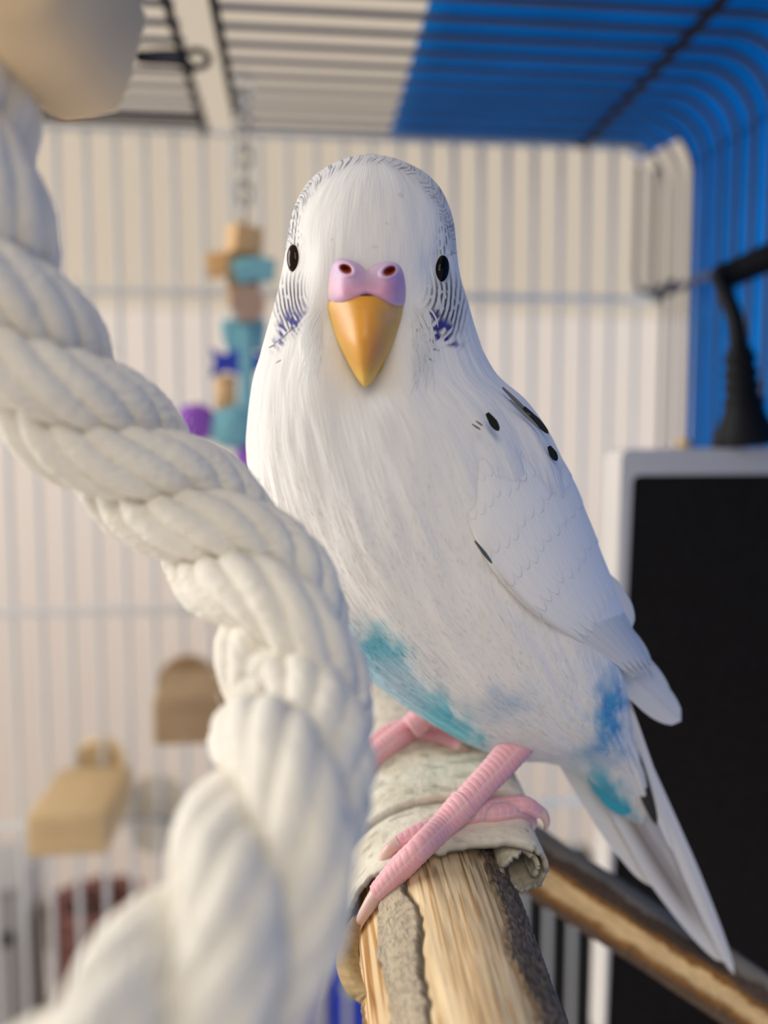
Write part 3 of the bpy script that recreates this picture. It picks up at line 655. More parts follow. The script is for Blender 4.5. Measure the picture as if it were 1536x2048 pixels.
# upper beak
def beak(keys, name, depthk, colf, m=180, n=150):
    K = catmull(keys, n); Dk = catmull(depthk, n)         # left x, right x, y ; centre depth, front bulge, back bulge
    th = np.linspace(0, 2*np.pi, m, endpoint=False); ct, st = np.cos(th)[None], np.sin(th)[None]
    cx = (K[:, 0]+K[:, 1])/2; hw = (K[:, 1]-K[:, 0])/2
    X = cx[:, None]+hw[:, None]*np.sign(ct)*np.abs(ct)**.92; ys = K[:, 2][:, None]+np.zeros_like(X)
    ys = ys-K[:, 3][:, None]*(1-ct**2)*(st > 0)            # arched upper rim under the cere
    z = Dk[:, 0:1]-np.where(st > 0, Dk[:, 1:2]*(np.abs(st)**1.7), -Dk[:, 2:3]*np.abs(st))
    V = W(X, ys, z); col = colf(X, ys)
    mesh_obj(name, V.reshape(-1, 3), grid_faces(n, m), M['beak'], bird, col=col.reshape(-1, 3))
def beakcol(X, Y):
    c = np.ones(X.shape+(3,))*np.array(srgb(226, 168, 74)); k = (np.exp(-((X-732)/17)**2)*(1-smooth(640, 740, Y))*.9)[..., None]; c = c*(1-k)+np.array(srgb(236, 160, 24))*k
    k = (np.exp(-((X-752)/20)**2-((Y-700)/46)**2)*.6+np.exp(-((X-690)/16)**2-((Y-650)/30)**2)*.35)[..., None]; c = c*(1-k)+np.array(srgb(222, 148, 92))*k
    k = (np.exp(-((X-785)/26)**2-((Y-630)/22)**2)*.6)[..., None]; c = c*(1-k)+np.array(srgb(224, 180, 130))*k
    k = (smooth(725, 765, Y)*.8)[..., None]; c = c*(1-k)+np.array(srgb(236, 200, 92))*k
    e = np.abs(X-731)/(np.interp(Y, [600, 650, 700, 745, 772], [80, 69, 47, 24, 4])); k = (smooth(.8, 1.0, e)*.55)[..., None]; c = c*(1-k)+np.array(srgb(230, 190, 60))*k
    k = ((noise(X/9, Y/14, 3)-.5).clip(0, 1)*.5)[..., None]; c = c*(1-k)+np.array(srgb(212, 140, 60))*k
    return c
beak([(652, 814, 606, 14), (655, 809, 622, 12), (664, 799, 650, 9), (674, 788, 680, 6), (687, 776, 708, 3), (701, 761, 736, 0), (714, 749, 758, 0), (723, 740, 769, 0), (729, 734, 774, 0)], 'upper_beak',
     [(ZF+.0022, .0056, .002), (ZF+.0022, .0062, .002), (ZF+.0019, .0066, .002), (ZF+.0014, .0066, .002), (ZF+.0012, .0060, .002), (ZF+.0012, .0047, .002), (ZF+.0012, .0032, .0016), (ZF+.0012, .0018, .0010), (ZF+.0012, .0004, .0004)], beakcol)
beak([(664, 803, 640, 0), (669, 798, 665, 0), (676, 790, 692, 0), (688, 778, 718, 0), (702, 766, 742, 0), (716, 750, 758, 0), (728, 738, 766, 0)], 'lower_beak',
     [(ZF+.0042, .0030, .003), (ZF+.0040, .0032, .003), (ZF+.0036, .0034, .003), (ZF+.0034, .0034, .003), (ZF+.0034, .0030, .003), (ZF+.0034, .0020, .002), (ZF+.0034, .0006, .0006)],
     lambda X, Y: np.ones(X.shape+(3,))*np.array(srgb(206, 172, 60)), 80, 60)

# --- feather blades (root, tip in space, normal, width, camber)
def blade(root, tip, nrm, wd, sag=.0, camber=.12, na=26, nb=13, tipr=.55, skew=0.0):
    root, tip, nrm = map(lambda v: np.asarray(v, float), (root, tip, nrm)); t = tip-root; L = np.linalg.norm(t); t /= L
    nrm = nrm-t*np.dot(nrm, t); nrm /= np.linalg.norm(nrm); s = np.cross(t, nrm)
    a = np.linspace(0, 1, na)[:, None]; b = np.linspace(-1, 1, nb)[None]
    prof = np.minimum(np.sqrt(np.clip(1-((a-tipr)/(1-tipr)).clip(0, 1)**2, 0, 1)), .45+.9*a**.8*np.ones_like(a)); prof = prof.clip(0.02, 1)
    bb = b*prof*wd/2+skew*a*wd
    th = .00010*(1-b**2)
    V = root+t*(a*L)[..., None]+s*bb[..., None]+nrm*((sag*L*np.sin(np.pi*a)) - camber*wd*(b*prof)**2+.00012*np.exp(-(b/.12)**2))[..., None]
    V2 = V-nrm*(.00004+th)[..., None]
    V = np.concatenate([V.reshape(-1, 3), V2.reshape(-1, 3)]); f = grid_faces(na, nb, False); f = np.vstack([f, f[:, ::-1]+na*nb])
    uv = np.stack([a+0*b, b+0*a], -1).reshape(-1, 2); uv = np.vstack([uv, uv])
    return V, f, uv, a, b
def feather(name, parent, root, tip, nrm, wd, colf, **kw):
    V, f, uv, a, b = blade(root, tip, nrm, wd, **kw)
    c = colf(a+0*b, b+0*a); c = np.concatenate([c.reshape(-1, 3)]*2)
    return mesh_obj(name, V, f, M['quill'], parent, col=c, uv=uv[:, ::-1])
WHT = np.array([.86, .85, .85])
def plain(a, b): return np.ones(a.shape+(3,))*WHT*(1-.10*np.exp(-(b/.05)**2))[..., None]

# --- left wing: a shell of overlapping feathers laid over the flank
E1 = [(935, 800), (912, 880), (918, 985), (958, 1085), (1010, 1165), (1078, 1232), (1150, 1278), (1215, 1318), (1282, 1372)]
E2 = [(972, 776), (1036, 806), (1096, 868), (1145, 948), (1178, 1030), (1208, 1112), (1238, 1192), (1266, 1262), (1312, 1352)]
HZ = [(.1405, .0150), (.1420, .0175), (.1435, .0192), (.1447, .0200), (.1460, .0200), (.1478, .0190), (.1500, .0165), (.1525, .0128), (.1560, .0075)]
e1, e2, hz = catmull(E1, 200), catmull(E2, 200), catmull(HZ, 200)
def WS(s, t):
    s = np.clip(np.asarray(s, float), 0, 1); t = np.asarray(t, float); q = s*199; edge = .0008-.0032*(1-smooth(.0, .42, s+.35*np.clip(t, 0, 1)))*(1-.0*t)-.003*(1-smooth(.0, .10, s))
    ip = lambda A, k: np.interp(q, np.arange(200), A[:, k])
    x = ip(e1, 0)*(1-t)+ip(e2, 0)*t; y = ip(e1, 1)*(1-t)+ip(e2, 1)*t
    z = ip(hz, 0)-(ip(hz, 1)+.0006)*np.cos(np.clip(t, -.2, 1.15)*np.pi/2*.98)**.85 if False else ip(hz, 0)-(ip(hz, 1)+edge)*np.sqrt(np.clip(1-np.clip(t, 0, 1)**2.2, 0, 1))
    z = z+.0045*(1-smooth(0, .16, s))
    return W(x, y, z)
def WN(s, t):
    a = WS(s+.01, t)-WS(s-.01, t); b = WS(s, np.clip(t+.02, 0, .98))-WS(s, np.clip(t-.02, 0, .96)); nn = np.cross(a, b); nn /= np.linalg.norm(nn, axis=-1)[..., None]+1e-12
    sg = np.sign(np.sum(nn*(-FW), -1)); sg = np.where(sg == 0, 1, sg); return nn*sg[..., None]
def wing_mesh():
    ns, nt_ = 520, 300
    S, T_ = np.meshgrid(np.linspace(.0, .985, ns), np.linspace(-.03, .985, nt_), indexing='ij')
    ends = [.10, .16, .22, .285, .355, .435, .53, .66, .85, 1.3]; nums = [13, 12, 12, 11, 10, 10, 9, 8, 7, 7]
    H = np.zeros_like(S); prev = np.full_like(S, -.05); done = np.zeros_like(S, bool); seam = np.zeros_like(S); shaft = np.zeros_like(S)
    for k_, (e_, N_) in enumerate(zip(ends, nums)):
        tt = T_+.35*(1-T_)*0+.10*S+.006*np.sin(S*60)
        fr = (tt*N_+.5*(k_ % 2)) % 1.0; cell = np.floor(tt*N_+.5*(k_ % 2))
        bound = e_+.05*(1-T_)*(1 if e_ > .3 else .3)+.9*(ends[min(k_+1, 9)]-e_ if k_ < 9 else .1)*.42*np.sqrt(np.clip(1-(2*fr-1)**2*.96, 0, 1))+.018*(_h(cell.astype(int), np.full_like(cell, k_).astype(int), np.zeros_like(cell).astype(int))-.5)
        ok = (~done) & (S < bound); pos = (S-prev)/np.maximum(bound-prev, 1e-3)
        amp = .00010+.00012*min(1, e_*1.5)
        H = np.where(ok, amp*np.clip(pos, 0, 1)**1.2*(1-.35*(2*fr-1)**2), H); shaft = np.where(ok, np.exp(-((fr-.5)*N_**0/.035)**2), shaft)
        seam = np.where(ok, np.exp(-((bound-S)/.006)**2), seam); done |= ok; prev = np.where(ok, prev, bound)
    fade = smooth(.02, .14, S)
    H = H*fade+shaft*.00003*fade
    P = WS(S, T_)+WN(np.clip(S, .02, .97), np.clip(T_, .02, .94))*H[..., None]
    rimS = (S > .97) | (T_ < -.02)
    P = P-WN(np.clip(S, .02, .97), np.clip(T_, .02, .94))*(.0022*np.exp(-((T_+.03)/.012)**2)+.002*smooth(.965, .985, S))[..., None]
    c = np.ones(S.shape+(3,))*WHT*(1-.05*seam*fade)[..., None]*(1-.03*shaft*fade)[..., None]
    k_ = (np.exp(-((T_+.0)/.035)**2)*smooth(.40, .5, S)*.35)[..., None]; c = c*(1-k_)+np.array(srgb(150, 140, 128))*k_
    uv = np.stack([T_*.5, S*.5], -1).reshape(-1, 2)
    return mesh_obj('wing', P.reshape(-1, 3), grid_faces(ns, nt_, False), M['feather'], bird, col=c.reshape(-1, 3), uv=uv)
wing = wing_mesh()
def wfeather(s0, t0, ls, wt, drift=0, lift=.0007, col=None, na=18, nb=11):
    a = np.linspace(0, 1, na)[:, None]; b = np.linspace(-1, 1, nb)[None]
    prof = np.sqrt(np.clip(1-((a-.35)/.65).clip(0, 1)**2.0, 0, 1)).clip(.03, 1)*(.75+.25*a)
    S = s0+ls*(a-.10*b**2*a); T_ = np.clip(t0+drift*a+b*prof*wt, -.05, 1.0)
    P = WS(S, T_)+WN(np.clip(S, .02, .98), np.clip(T_, .02, .94))*(-.0002+lift*a**1.3+.00022*(1-(b*prof)**2)*a)[..., None]
    c = plain(a+0*b, b+0*a) if col is None else col(a+0*b, b+0*a)
    uv = np.stack([b+0*a, a+0*b], -1).reshape(-1, 2)
    return mesh_obj('feather', P.reshape(-1, 3), grid_faces(na, nb, False), M['quill'], wing, col=c.reshape(-1, 3), uv=uv)
rs = np.random.RandomState(5)
for k in range(6):
    wfeather(.62+.02*k, .10+.155*k, .36-.015*k, .13, 0, .0005+.00008*k)
# black marks of the shoulder and mantle
def spot(px, py, qx, qy, wd, dz, colr=(.012, .014, .012)):
    P, _ = hit(px, py); Q, _ = hit(qx, qy)
    zp = topix(P)[2] if P is not None else .143; zq = topix(Q)[2] if Q is not None else zp
    nr = CAM-W(px, py, .14); nr /= np.linalg.norm(nr)
    feather('feather', wing, W(px, py, zp-dz), W(qx, qy, zq-dz), nr, wd, lambda a, b: np.ones(a.shape+(3,))*np.array(colr), camber=.08, tipr=.45, na=12, nb=7)
spot(974, 826, 998, 862, .00125, .0030)
spot(1098, 893, 1114, 922, .0012, .0035)
spot(1048, 815, 1098, 868, .0011, .0040, (.03, .035, .035)); spot(1005, 775, 1062, 832, .0007, .0035, (.18, .19, .21)); spot(1020, 800, 1080, 858, .0005, .0038, (.3, .3, .33))
spot(952, 842, 966, 852, .0003, .0028, (.2, .2, .22)); spot(944, 848, 962, 860, .0003, .0028, (.2, .2, .22))
spot(950, 1082, 985, 1128, .0006, .0030, (.10, .13, .15))
# long flight feathers
nv = CAM-W(1250, 1330, .155); nv /= np.linalg.norm(nv); nv = nv+.35*RT
for r_, t_, wd in (((1130, 1230, .1400), (1362, 1442, .1600), .0070), ((1150, 1215, .1395), (1340, 1405, .1585), .0066), ((1165, 1190, .1395), (1300, 1350, .1565), .0066), ((1160, 1120, .1392), (1262, 1262, .1500), .0074)):
    feather('flight_feather', bird, W(*r_), W(*t_), nv, wd, plain, sag=.02, tipr=.72)
# tail
def tailc(a, b):
    c = np.ones(a.shape+(3,))*WHT; k = (smooth(.10, .2, a)*(1-smooth(.6, .92, a))*np.exp(-((b-.10)/.42)**2)*.9)[..., None]; c = c*(1-k)+np.array(srgb(128, 114, 106))*k
    k = (np.exp(-((b)/.06)**2)*.5)[..., None]; c = c*(1-k)+np.array(srgb(205, 200, 200))*k; return c
def tailc2(a, b):
    c = tailc(a, b); k = (smooth(.55, .2, a)*smooth(0.1, .5, b)*0+np.exp(-((a-.12)/.14)**2)*np.exp(-((b+.45)/.3)**2))[..., None].clip(0, 1)*.9; return c*(1-k)+np.array((.02, .02, .025))*k
tn = nv*1.0
feather('tail_feather', bird, W(1130, 1500, .1600), W(1350, 1768, .1715), tn, .0105, plain, tipr=.75, camber=.06)
feather('tail_feather', bird, W(1180, 1500, .1590), W(1452, 1925, .1775), tn, .0092, tailc, tipr=.35, camber=.05)
feather('tail_feather', bird, W(1255, 1440, .1572), W(1469, 1950, .1768), tn, .0036, plain, tipr=.55, camber=.10)
feather('tail_feather', bird, W(1232, 1410, .1548), W(1314, 1650, .1608), tn, .0032, lambda a, b: np.ones(a.shape+(3,))*np.array((.05, .045, .04)), tipr=.4, camber=.10)
feather('tail_feather', bird, W(1245, 1380, .1550), W(1345, 1700, .1640), tn, .0030, plain, tipr=.35, camber=.10)
feather('tail_feather', bird, W(1180, 1540, .1585), W(1262, 1625, .1615), tn, .0052, lambda a, b: np.ones(a.shape+(3,))*np.array(srgb(70, 176, 200)), tipr=.6, camber=.10)

# --- legs and claws
def scaled_limb(pts, radii, ringlen=.0011, m=40):
    P = catmull(pts, 160); R = catmull(np.array(radii)[:, None], 160)[:, 0]
    s = np.concatenate([[0], np.cumsum(np.linalg.norm(np.diff(P, axis=0), axis=1))]); T, N, B = frames(P)
    a = np.linspace(0, 2*np.pi, m, endpoint=False)
    ph = s[:, None]/ringlen+.5*(np.floor(a[None]/(2*np.pi)*5) % 2)+.15*np.sin(a[None]*3)
    fr = ph-np.floor(ph); gro = np.exp(-((fr-.5)/.5)**4)        # dome between grooves
    fa = (a[None]/(2*np.pi)*5); fa = np.abs(fa-np.round(fa))*2; seam = np.exp(-((fa)/.16)**2)
    r = R[:, None]*(.93+.08*gro-.03*seam)
    end = np.ones(160); end[0] = .3; end[-1] = .25; end[-2] = .7; end[-3] = .9; r = r*end[:, None]
    V = P[:, None]+r[..., None]*(np.cos(a)[None, :, None]*N[:, None]+np.sin(a)[None, :, None]*B[:, None])
    g = (1-smooth(.15, .6, gro))[..., None]
    pk = np.array(srgb(230, 172, 180)); wt = np.array(srgb(250, 228, 230)); c = pk*(1-g*.9)+wt*g*.9; c = c*(1-seam[..., None]*.3)+wt*seam[..., None]*.3
    return V.reshape(-1, 3), grid_faces(160, m), c.reshape(-1, 3)
def leg(limbs, claws, label=None):
    Vs, Fs, Cs, o = [], [], [], 0
    for pts, rad in limbs:
        V, f, c = scaled_limb(W(*np.array(pts, float).T), rad); Vs.append(V); Fs.append(f+o); Cs.append(c); o += len(V)
    lg = mesh_obj('leg', np.vstack(Vs), np.vstack(Fs), M['skin'], bird, col=np.vstack(Cs))
    for pts, rad in claws:
        P = catmull(W(*np.array(pts, float).T), 30); R = catmull(np.array(rad)[:, None], 30)[:, 0]; V, f = tube(P, R, 16); mesh_obj('claw', V, f, M['claw'], lg)
pv, pf = [], []
for o in perch.children:
    me = o.data; b = len(pv); pv += [v.co[:] for v in me.vertices]; pf += [[b+i for i in p.vertices] for p in me.polygons] if len(me.polygons) < 120000 else []
bvp = BVHTree.FromPolygons(pv, pf)
bo_ = [o for o in perch.children if o.name.startswith('branch')][0]
bvb = BVHTree.FromPolygons([v.co[:] for v in bo_.data.vertices], [list(p.vertices) for p in bo_.data.polygons])
def settle(pts, rad, start=0, k=.8):
    res = []
    for i, p in enumerate(pts):
        p = list(p); dr = W(p[0], p[1], 1.0)-CAM; dr /= np.linalg.norm(dr); best = None
        for T_ in (bvp, bvb):
            h = T_.ray_cast(Vector(CAM), Vector(dr))
            if h[0] is not None:
                z = topix(np.array(h[0]))[2]; best = z if best is None else min(best, z)
        if i >= start and best is not None:
            z = best-k*rad[i]
            if res: z = min(z, res[-1][2]+.0025)
            p[2] = z
        res.append(tuple(p))
    print('settled', [round(float(q[2]), 4) for q in res]); return res
def leg2(limbs, claws, starts):
    out, cl_ = [], []
    for (pts, rad), st_ in zip(limbs, starts): out.append((settle(pts, rad, st_) if st_ < 9 else pts, rad))
    for (pts, rad), ti in claws:
        z0 = out[ti][0][-1][2]; dz = z0-pts[0][2]; cl_.append(([(a_, b_, c_+dz) for a_, b_, c_ in pts], rad))
    leg(out, cl_)
leg2([([(1045, 1475, .1475), (1000, 1530, .1440), (955, 1578, .1410), (915, 1625, .1385)], (.0030, .0026, .0024, .0025)),
     ([(930, 1605, .1390), (885, 1652, .1365), (840, 1697, .1350), (795, 1742, .1342), (752, 1790, .1345)], (.0026, .0022, .0020, .0020, .0016)),
     ([(920, 1620, .1405), (880, 1650, .1400), (835, 1668, .1400), (792, 1690, .1405)], (.0021, .0017, .0016, .0013)),
     ([(920, 1625, .1400), (965, 1622, .1405), (1010, 1614, .1410), (1050, 1610, .1420), (1078, 1625, .1430)], (.0022, .0019, .0017, .0015, .0012)),
     ([(930, 1628, .1420), (985, 1626, .1440), (1035, 1622, .1450), (1062, 1640, .1460)], (.0018, .0016, .0014, .0011))],
    [(([(757, 1785, .1345), (738, 1812, .1340), (722, 1840, .1345), (714, 1872, .1362)], (.0014, .0011, .0008, .0001)), 1),
     (([(798, 1686, .1405), (778, 1700, .1400), (764, 1722, .1405), (759, 1745, .1415)], (.0012, .0010, .0006, .0001)), 2),
     (([(1070, 1617, .1430), (1086, 1628, .1432), (1093, 1645, .1438), (1090, 1663, .1446)], (.0011, .0009, .0006, .0001)), 3),
     (([(1058, 1632, .1460), (1066, 1645, .1460), (1066, 1655, .1464), (1060, 1662, .1468)], (.0010, .0008, .0005, .0001)), 4)], (9, 1, 1, 1, 1))
leg2([([(880, 1395, .1630), (850, 1430, .1620), (820, 1458, .1610)], (.0027, .0025, .0024)),
     ([(830, 1452, .1615), (790, 1480, .1600), (750, 1512, .1595), (715, 1550, .1600)], (.0026, .0024, .0023, .0020)),
     ([(820, 1455, .1640), (775, 1470, .1640), (735, 1500, .1645)], (.0022, .0020, .0017)),
     ([(830, 1462, .1620), (865, 1470, .1630), (900, 1482, .1645), (925, 1496, .1660)], (.0022, .0018, .0016, .0013))],
    [(([(720, 1545, .1600), (700, 1575, .1600), (690, 1600, .1612)], (.0014, .0009, .0001)), 1),
     (([(915, 1490, .1660), (936, 1505, .1665), (945, 1522, .1675)], (.0012, .0008, .0001)), 3), (([(740, 1496, .1645), (720, 1515, .164), (710, 1535, .165)], (.0012, .0008, .0001)), 2)], (9, 0, 0, 0))

# ------------------------------------------------------------------ heater panel with its cable, on the right
hp = thing('heater_panel', 'black mesh panel in a light grey frame standing at the right of the cage', 'heater', tuple(at(1420, 1400, .235)))
tl = at(1243, 899, .235); bl = at(1206, 2110, .235); tr = np.array([XR-.007, .235, tl[2]+.0005]); zb_ = bl[2]
xl0, xl1 = tl[0], bl[0]
out = [(xl1, zb_), (xl0, tl[2]), (tr[0], tr[2]), (tr[0], zb_)]
ins = .0036
inn = [(xl1+.0008, zb_+.004), (xl0+ins, tl[2]-.0075), (tr[0]-.003, tr[2]-.0078), (tr[0]-.003, zb_+.004)]
def rrect(c, r, k=6):
    c = np.array(c); res = []
    for i in range(4):
        p, a, b = c[i], c[i-1], c[(i+1) % 4]; u = (a-p)/np.linalg.norm(a-p); v = (b-p)/np.linalg.norm(b-p)
        for t in np.linspace(0, 1, k): res.append((p+u*r*(1-t)**2+v*r*t**2))
    return np.array(res)
ro, ri = rrect(out, .003), rrect(inn, .0025); K = len(ro)
lay = [(ro, .247), (ro, .2358), (ro*.0+ro, .2350), (ri, .2350), (ri, .2380)]
V = np.vstack([np.stack([p[:, 0], np.full(K, y), p[:, 1]], 1) for p, y in lay]); fl = grid_faces(5, K).tolist(); fl.append(list(range(K)))
mesh_obj('frame', V, fl, M['grey_plastic'], hp, flat=True)
V = np.stack([ri[:, 0], np.full(K, .2370), ri[:, 1]], 1); V2 = V.copy(); V2[:, 1] = .2410
mesh_obj('mesh_face', np.vstack([V, V2]), [list(range(K))[::-1], list(range(K, 2*K))]+[[i, (i+1) % K, (i+1) % K+K, i+K] for i in range(K)], M['black'], hp, flat=True)
c_ = at(1368, 888, .239); V, f = sphere(c_, .0022, 16, 10); mesh_obj('screw', V, f, M['wood'], hp)
# strain relief cone with ribs and the cable
bx_, by_ = at(1492, 884, .239), at(1478, 690, .239)
ks = np.linspace(0, 1, 90); Rr = np.interp(ks, [0, .10, .35, .5, 1], [.0092, .0088, .0060, .0048, .0038])+.0007*(np.sin(ks*2*np.pi*7) > .1)*(ks > .38)
V, f = tube(bx_[None]+(by_-bx_)[None]*ks[:, None]-np.array([0, 0, .001]), Rr, 24); mesh_obj('strain_relief', V, f, M['rubber'], hp)
V, f = tube(catmull([at(1478, 700, .239), at(1470, 640, .241), at(1452, 590, .247), at(1440, 556, .253), at(1470, 545, .253), at(1545, 512, .247), at(1640, 480, .240)], 80), np.interp(np.arange(80)/79, [0, .45, .55, 1], [.0026, .0024, .0040, .0046]), 16)
mesh_obj('cable', V, f, M['rubber'], hp)

# ------------------------------------------------------------------ wooden ledges clipped to the back bars
def ledge(p0, label, w_, h_, dep, rot, mt, disc, loc):
    t = thing('wooden_ledge', label, 'perch', tuple(loc), 'wooden ledges on the back bars')
    R = Matrix.Rotation(rot, 3, 'Z')
    V, f = box(p0, (w_, dep, h_), .0018, R); mesh_obj('platform', V, f, mt, t)
    a = np.linspace(0, 2*np.pi, 40, endpoint=False)
    c, r, y0, y1 = disc
    V, f = prism([(c[0]+r*math.cos(x), c[2]+r*math.sin(x)) for x in a], y0, y1); mesh_obj('washer', V, f, mt, t, flat=True)
    V, f = tube([(c[0], YB-.012, c[2]), (c[0], YB+.004, c[2]), (c[0], YB+.016, c[2])], .002, 12); mesh_obj('bolt', V, f, M['steel'], t)
q = at(152, 1590, .335)
ledge((q[0]+.001, .3405, q[2]-.008), 'pale wooden ledge, lower and left of the two on the back bars', .0300, .0165, .048, math.radians(0), M['wood'], (at(196, 1528, .378), .0110, .3745, .383), (q[0], .36, q[2]))
q = at(405, 1430, .325)
ledge((q[0]+.002, .341, q[2]), 'wooden ledge in a darker tone for shade, upper of the two, half hidden behind the rope', .040, .019, .046, math.radians(0), M['wood_dark'], (at(372, 1372, .36), .0125, .3600, .366), (q[0], .36, q[2]))
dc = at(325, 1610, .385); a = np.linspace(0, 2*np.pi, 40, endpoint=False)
pt = thing('shadow_disc', 'flat beige disc standing in for a round shadow behind the bars right of the lower wooden ledge', 'disc', tuple(dc))
V, f = prism([(dc[0]+.0150*math.cos(x), dc[2]+.0185*math.sin(x)) for x in a], .3735, .379); mesh_obj('disc', V, f, M['beige'], pt, flat=True)  # disc added in place of a round shadow on the wall
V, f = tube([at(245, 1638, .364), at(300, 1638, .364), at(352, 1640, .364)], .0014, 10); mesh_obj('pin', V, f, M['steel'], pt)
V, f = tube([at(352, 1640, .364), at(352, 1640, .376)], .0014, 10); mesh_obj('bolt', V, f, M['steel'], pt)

# ------------------------------------------------------------------ hanging toy at the back
YT = .325
toy = thing('hanging_toy', 'chain toy of wooden blocks, pale blue strips and purple balls at the back', 'toy', tuple(at(490, 180, YT)))
def link(c, rot):
    a = np.linspace(0, 2*np.pi, 25); P = []
    for t in a:
        x, z = .0026*math.cos(t), .0048*math.sin(t); P.append(c+np.array([x*math.cos(rot), x*math.sin(rot), z]))
    return tube(np.array(P), .0008, 8, False)
y = 170; k = 0
while y < 440:
    V, f = link(at(488+(3 if k % 2 else 0), y, YT), (k % 2)*1.45+.1); mesh_obj('chain_link', V, f, M['steel'], toy); y += 36; k += 1
def tbox(name, px, py, w_, h_, d_, m, ry=0, Y=YT, rz=0):
    c = at(px, py, Y); s = Y/F
    V, f = box(tuple(c), (w_*s, d_*s, h_*s), .0008, Matrix.Rotation(ry, 3, 'Y') @ Matrix.Rotation(rz, 3, 'Z')); return mesh_obj(name, V, f, m, toy)
tbox('wooden_block', 488, 482, 58, 54, 50, M['tan'], .1, rz=.5)
tbox('wooden_block', 437, 530, 46, 42, 44, M['tan'], -.15, YT+.01)
tbox('wooden_block', 487, 543, 62, 54, 46, M['olive'], .05)
tbox('wooden_block', 478, 583, 40, 62, 40, M['tan'], .0, YT+.004)
def strip(name, pts, r, m, fl=.35):
    P = catmull([at(x, y_, Y_) for x, y_, Y_ in pts], 30); V, f = tube(P, r, 14)
    V = V.copy(); c = at(pts[0][0], pts[0][1], pts[0][2])[1]; V[:, 1] = c+(V[:, 1]-c)*fl; mesh_obj(name, V, f, m, toy)
strip('blue_strip', [(470, 548, YT-.008), (505, 538, YT-.008), (550, 542, YT-.008)], (.0044), M['teal'])
c = at(497, 607, YT-.006); a = np.linspace(0, 2*np.pi, 30, endpoint=False)
V, f = prism([(c[0]+.0062*math.cos(x), c[2]+.0066*math.sin(x)) for x in a], c[1]-.002, c[1]+.002); mesh_obj('round_disc', V, f, M['mauve'], toy, flat=True)
strip('blue_strip', [(466, 640, YT), (468, 665, YT), (480, 700, YT)], (.0048), M['teal'])
strip('blue_strip', [(512, 640, YT), (510, 665, YT), (505, 700, YT)], (.0042), M['teal'])
strip('blue_strip', [(492, 650, YT-.004), (494, 750, YT-.004), (492, 850, YT-.004)], (.0028), M['teal'])
for px in (454, 520):                       # bow-shaped beads
    c = at(px, 725, YT); s = YT/F
    o_ = [(-30, 26), (-2, 13), (28, 26), (22, 0), (28, -26), (-2, -15), (-30, -26), (-22, 0)]
    V, f = prism([(c[0]+x*s, c[2]+z*s) for x, z in o_], c[1]-.004, c[1]+.004); mesh_obj('blue_bead', V, f, M['royal'], toy, flat=True)
c = at(451, 785, YT); P = [c+np.array([0, 0, dz]) for dz in (-.0062, 0, .0062)]; V, f = tube(P, .0038, 20); mesh_obj('wooden_bead', V, f, M['tan'], toy)
c = at(468, 855, YT); V, f = sphere(c, .0102, 30, 20); V = c+(V-c)*np.array([.95, .9, .85])*(1+.10*(noise((V[:, 0]-c[0])*300, (V[:, 2]-c[2])*300, 2)-.5))[:, None]; mesh_obj('felt_ball', V, f, M['teal'], toy)
for px, py, r in ((392, 845, .0072), (508, 950, .0095)):
    c = at(px, py, YT); V, f = sphere(c, r, 40, 26); V = c+(V-c)*(1+.22*(noise((V[:, 0]-c[0])*700+9, (V[:, 2]-c[2])*700, (V[:, 1]-c[1])*700)-.5))[:, None]
    if py > 900: V = c+(V-c)*np.array([.8, .8, 1.5])
    mesh_obj('wool_ball', V, f, M['purple'], toy)
V, f = tube([at(400, 850, YT), at(430, 862, YT), at(470, 870, YT)], .0006, 8); mesh_obj('cord', V, f, M['teal'], toy)
V, f = tube([at(490, 440, YT), at(490, 600, YT), at(492, 900, YT), at(506, 940, YT)], .0006, 8); mesh_obj('cord', V, f, M['teal'], toy)

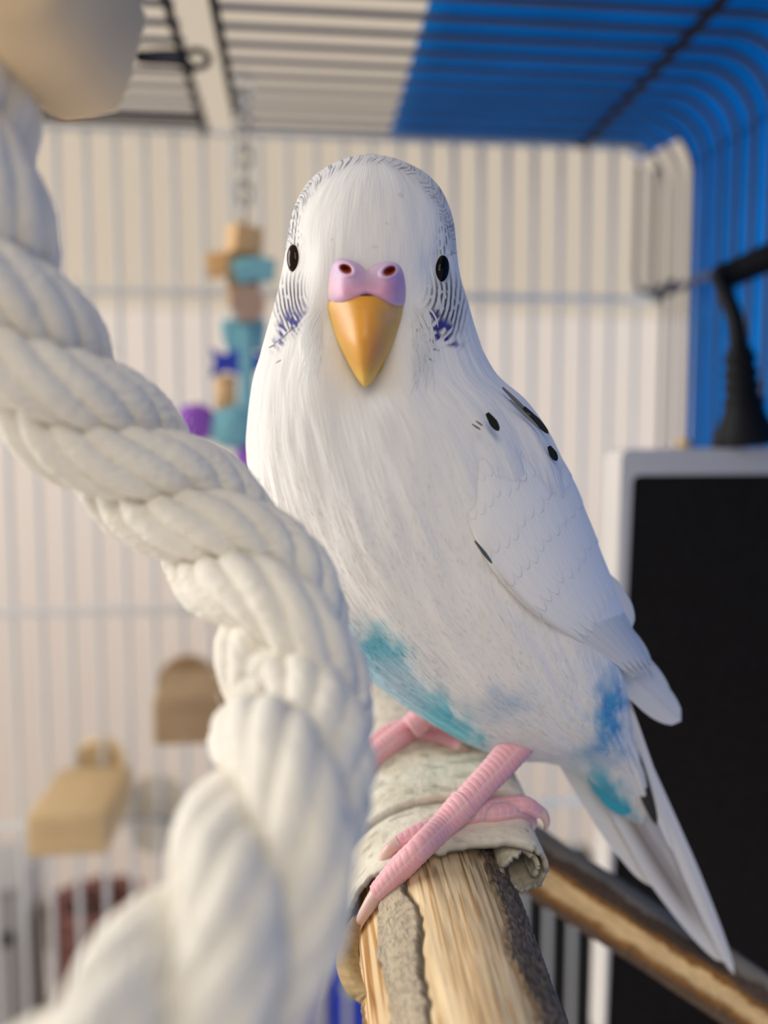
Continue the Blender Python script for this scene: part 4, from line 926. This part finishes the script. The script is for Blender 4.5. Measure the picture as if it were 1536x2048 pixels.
# ------------------------------------------------------------------ things standing behind the cage
def stand_box(name, label, cat, px0, px1, pyt, Y, dep, m):
    a_, b_ = at(px0, pyt, Y), at(px1, pyt, Y); z1 = a_[2]
    t = thing(name, label, cat, ((a_[0]+b_[0])/2, Y+dep/2, ZT))
    V, f = box(((a_[0]+b_[0])/2, Y+dep/2, (ZT+z1)/2), (b_[0]-a_[0], dep, z1-ZT), .003); mesh_obj('box_body', V, f, m, t)
    V, f = box(((a_[0]+b_[0])/2, Y+dep/2, z1+.001), ((b_[0]-a_[0])+.002, dep+.002, .004), .001); mesh_obj('lid', V, f, m, t); return t
stand_box('black_box', 'black box behind the back bars below the thin branch', 'box', 1058, 1240, 1815, .42, .06, M['rubber'])
t = stand_box('grey_box', 'grey box at the far left bottom behind the bars', 'box', -120, 32, 1795, .43, .05, M['grey'])
V, f = sphere(at(12, 1878, .430), .004, 16, 10); mesh_obj('knob', V, f, M['rubber'], t)
t = stand_box('blue_carton', 'royal blue carton with round lime sticker left of the thick branch', 'carton', 662, 745, 1895, .42, .05, M['royal'])
c = at(703, 1975, .419); V, f = prism([(c[0]+.0048*math.cos(x), c[2]+.0048*math.sin(x)) for x in a], .4190, .4205); o = mesh_obj('sticker', V, f, M['lime'], t, flat=True); o['label'] = 'round lime green sticker'
stand_box('white_carton', 'white and lilac carton just left of the royal blue one', 'carton', 585, 655, 1945, .43, .05, mat('lilac_print', srgb(190, 190, 225), .6, nscale=60, namt=.35))
bk = thing('brown_basket', 'dark reddish-brown woven basket behind the bars at lower left', 'basket', (at(165, 1860, .43)[0], .455, ZT))
q0, q1 = at(82, 1850, .43), at(262, 1850, .43); cx = (q0[0]+q1[0])/2; rx = (q1[0]-q0[0])/2; H = q0[2]-ZT
for lv in range(9):
    z = ZT+H*(lv+.5)/9; th = np.linspace(0, 2*np.pi, 97)
    P = np.stack([cx+rx*(.86+.14*lv/8)*np.cos(th), .455+.022*np.sin(th), z+.0012*np.sin(th*12+(lv % 2)*np.pi)], 1)
    V, f = tube(P, H/18*1.02, 8, False); mesh_obj('weave_band', V, f, M['brown'], bk)
V, f = box((cx, .455, ZT+.004), (rx*1.4, .030, .006), .001); mesh_obj('base', V, f, M['brown'], bk)
